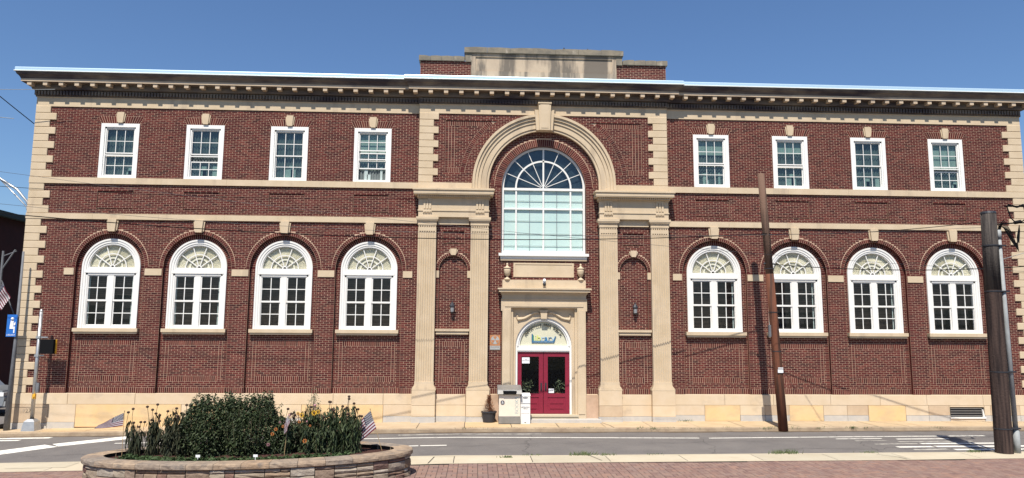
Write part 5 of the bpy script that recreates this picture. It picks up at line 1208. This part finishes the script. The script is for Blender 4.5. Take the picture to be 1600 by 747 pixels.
# the dark building and pickup across the side street
T = thing('brick_building', 'dark red brick building in shade across the side street', 'building', (-24.6, 22, gz(-22)))
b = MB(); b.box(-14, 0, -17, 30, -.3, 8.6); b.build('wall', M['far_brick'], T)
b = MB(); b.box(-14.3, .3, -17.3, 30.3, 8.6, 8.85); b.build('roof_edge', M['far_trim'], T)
for k in range(7):
    y = -14.9+5*k
    for z, hgt in ((5.7, 1.5), (2.5, 1.6)):
        w = MB(); w.box(-.02, .06, y-.65, y+.65, z-.08, z+hgt+.08); wo = w.build('window', M['greypost'], T); w = MB(); w.box(.05, .08, y-.55, y+.55, z, z+hgt); w.build('pane', M['black'], wo)
T = thing('pickup_truck', 'silver pickup truck half hidden at the left edge in the side street', 'truck', (-24.2, 6.0, gz(-22)-.12))
bd_ = [(-2.6, .45), (2.6, .45), (2.65, .75), (2.55, 1.05), (1.45, 1.15), (.75, 1.75), (-.75, 1.78), (-.95, 1.15), (-2.6, 1.12)]
b = MB(); b.quadbox(bd_, -.95, .95, back=True); b.build('body', M['silver'], T)
b = MB(); b.quadbox([(1.28, 1.18), (.68, 1.68), (.05, 1.70), (.05, 1.18)], -.96, -.94); b.quadbox([(-.02, 1.18), (-.02, 1.70), (-.68, 1.70), (-.80, 1.18)], -.96, -.94); b.build('side_window', M['black'], T)
for x in (-1.75, 1.75):
    b = MB(); b.tube([(x, -.98, .40), (x, -.72, .40)], .40, 20); w = b.build('wheel', M['tyre'], T); b = MB(); b.tube([(x, -1.0, .40), (x, -.97, .40)], .23, 16); b.build('rim', M['alu'], w)
b = MB(); b.box(2.5, 2.70, -.93, .93, .42, .62); b.build('bumper', M['alu'], T)
b = MB(); b.box(2.45, 2.62, -.97, -.70, .82, .98); b.build('headlight', M['sign_white'], T)
# street tree behind the corner
T = thing('street_tree', 'small green street tree peeping past the left corner', 'tree', (-20.3, 6.5, gz(-20)))
b = MB(); b.tube([(0, 0, 0), (.05, 0, 2.5), (0, 0, 5.6)], [.12, .09, .04], 8)
for a in (0, 1.6, 3.1, 4.6): b.tube([(0, 0, 4.0), (.5*math.cos(a), .5*math.sin(a), 5.2), (.9*math.cos(a), .9*math.sin(a), 5.9)], [.05, .03, .01], 6)
b.build('trunk', M['wood_grey'], T)
b = MB()
for i in range(1500):
    a = random.uniform(0, 2*PI); rr = random.random()**.5; z = random.uniform(-1, 1); q = math.sqrt(1-z*z)*rr; p = Vector((1.1*q*math.cos(a), 1.1*q*math.sin(a), 5.9+.75*z)); leafquad(b, p, Vector((math.cos(a), math.sin(a), -.3)), .16, .08, 0, .3)
b.build('crown', M['leaf2'], T, kind='stuff')

# overhead wires
def wire(p, q, sag=.3, r=.009, n=16, label='', kind_='black'):
    p, q = Vector(p), Vector(q); b = MB(); c = (p+q)/2
    b.tube([p.lerp(q, i/n)-c-Vector((0, 0, 4*sag*(i/n)*(1-i/n))) for i in range(n+1)], r, 5)
    tag(b.build('overhead_wire', M[kind_], None, tuple(c)), label, 'wire', 'overhead wires')
wire((7.55, -1.95, 5.42), (26, -5.5, 7.2), .9, .014, label='dark wire running right from the slender pole across the right wing')
wire((7.55, -1.95, 6.47), (-26, -6.0, 7.4), .9, .014, label='dark wire running left from the slender pole past the great window')
wire((7.55, -1.95, 6.45), (11.65, -6.9, 6.2), .12, .010, label='short dark wire between the slender pole and the thick pole')
wire((-26, -5, 8.9), (24, -3, 4.9), .8, .005, label='thin wire sloping down across the facade from the upper left', kind_='iron')
wire((-26, -4, 7.9), (12, -6.9, 6.05), 1.0, .005, label='thin wire crossing the great window toward the thick pole', kind_='iron')
wire((11.8, -6.9, 5.1), (26, -4, 10), .3, .008, label='pale service wire rising right from the thick pole', kind_='galv')
wire((-24, -2.0, 15.5), (-18.25, -.04, 10.35), .1, .016, label='black wire descending to the upper left quoins')
wire((-24, -1.0, 11.3), (-17.3, -.6, 11.45), .05, .010, label='thin pale wire reaching the cornice at the upper left', kind_='galv')
wire((-24, -1.0, 10.9), (-18.8, -.3, 10.45), .05, .012, label='thin pale wire ending in mid air beside the upper quoins', kind_='galv')
wire((-24, -3.0, 8.0), (-4, -3, 7.3), .3, .008, label='thin dark wire crossing the lower quoins and band')
b = MB(); b.lathe([(.17, 0), (.15, 1.5)], 0, 0, 0, 10); b.build('x', M['wood_grey']).name = 'tmp'
bpy.data.objects.remove(bpy.data.objects['tmp'])
T = thing('corner_utility_pole', 'top of a dark utility pole at the far left edge of the sky', 'utility pole', (-19.85, -1.0, gz(-20)))
b = MB(); b.tube([(-.6, -.2, 0), (-.35, 0, 12.3)], [.16, .12], 10); b.build('shaft', M['wood_dark'], T, smooth=True)
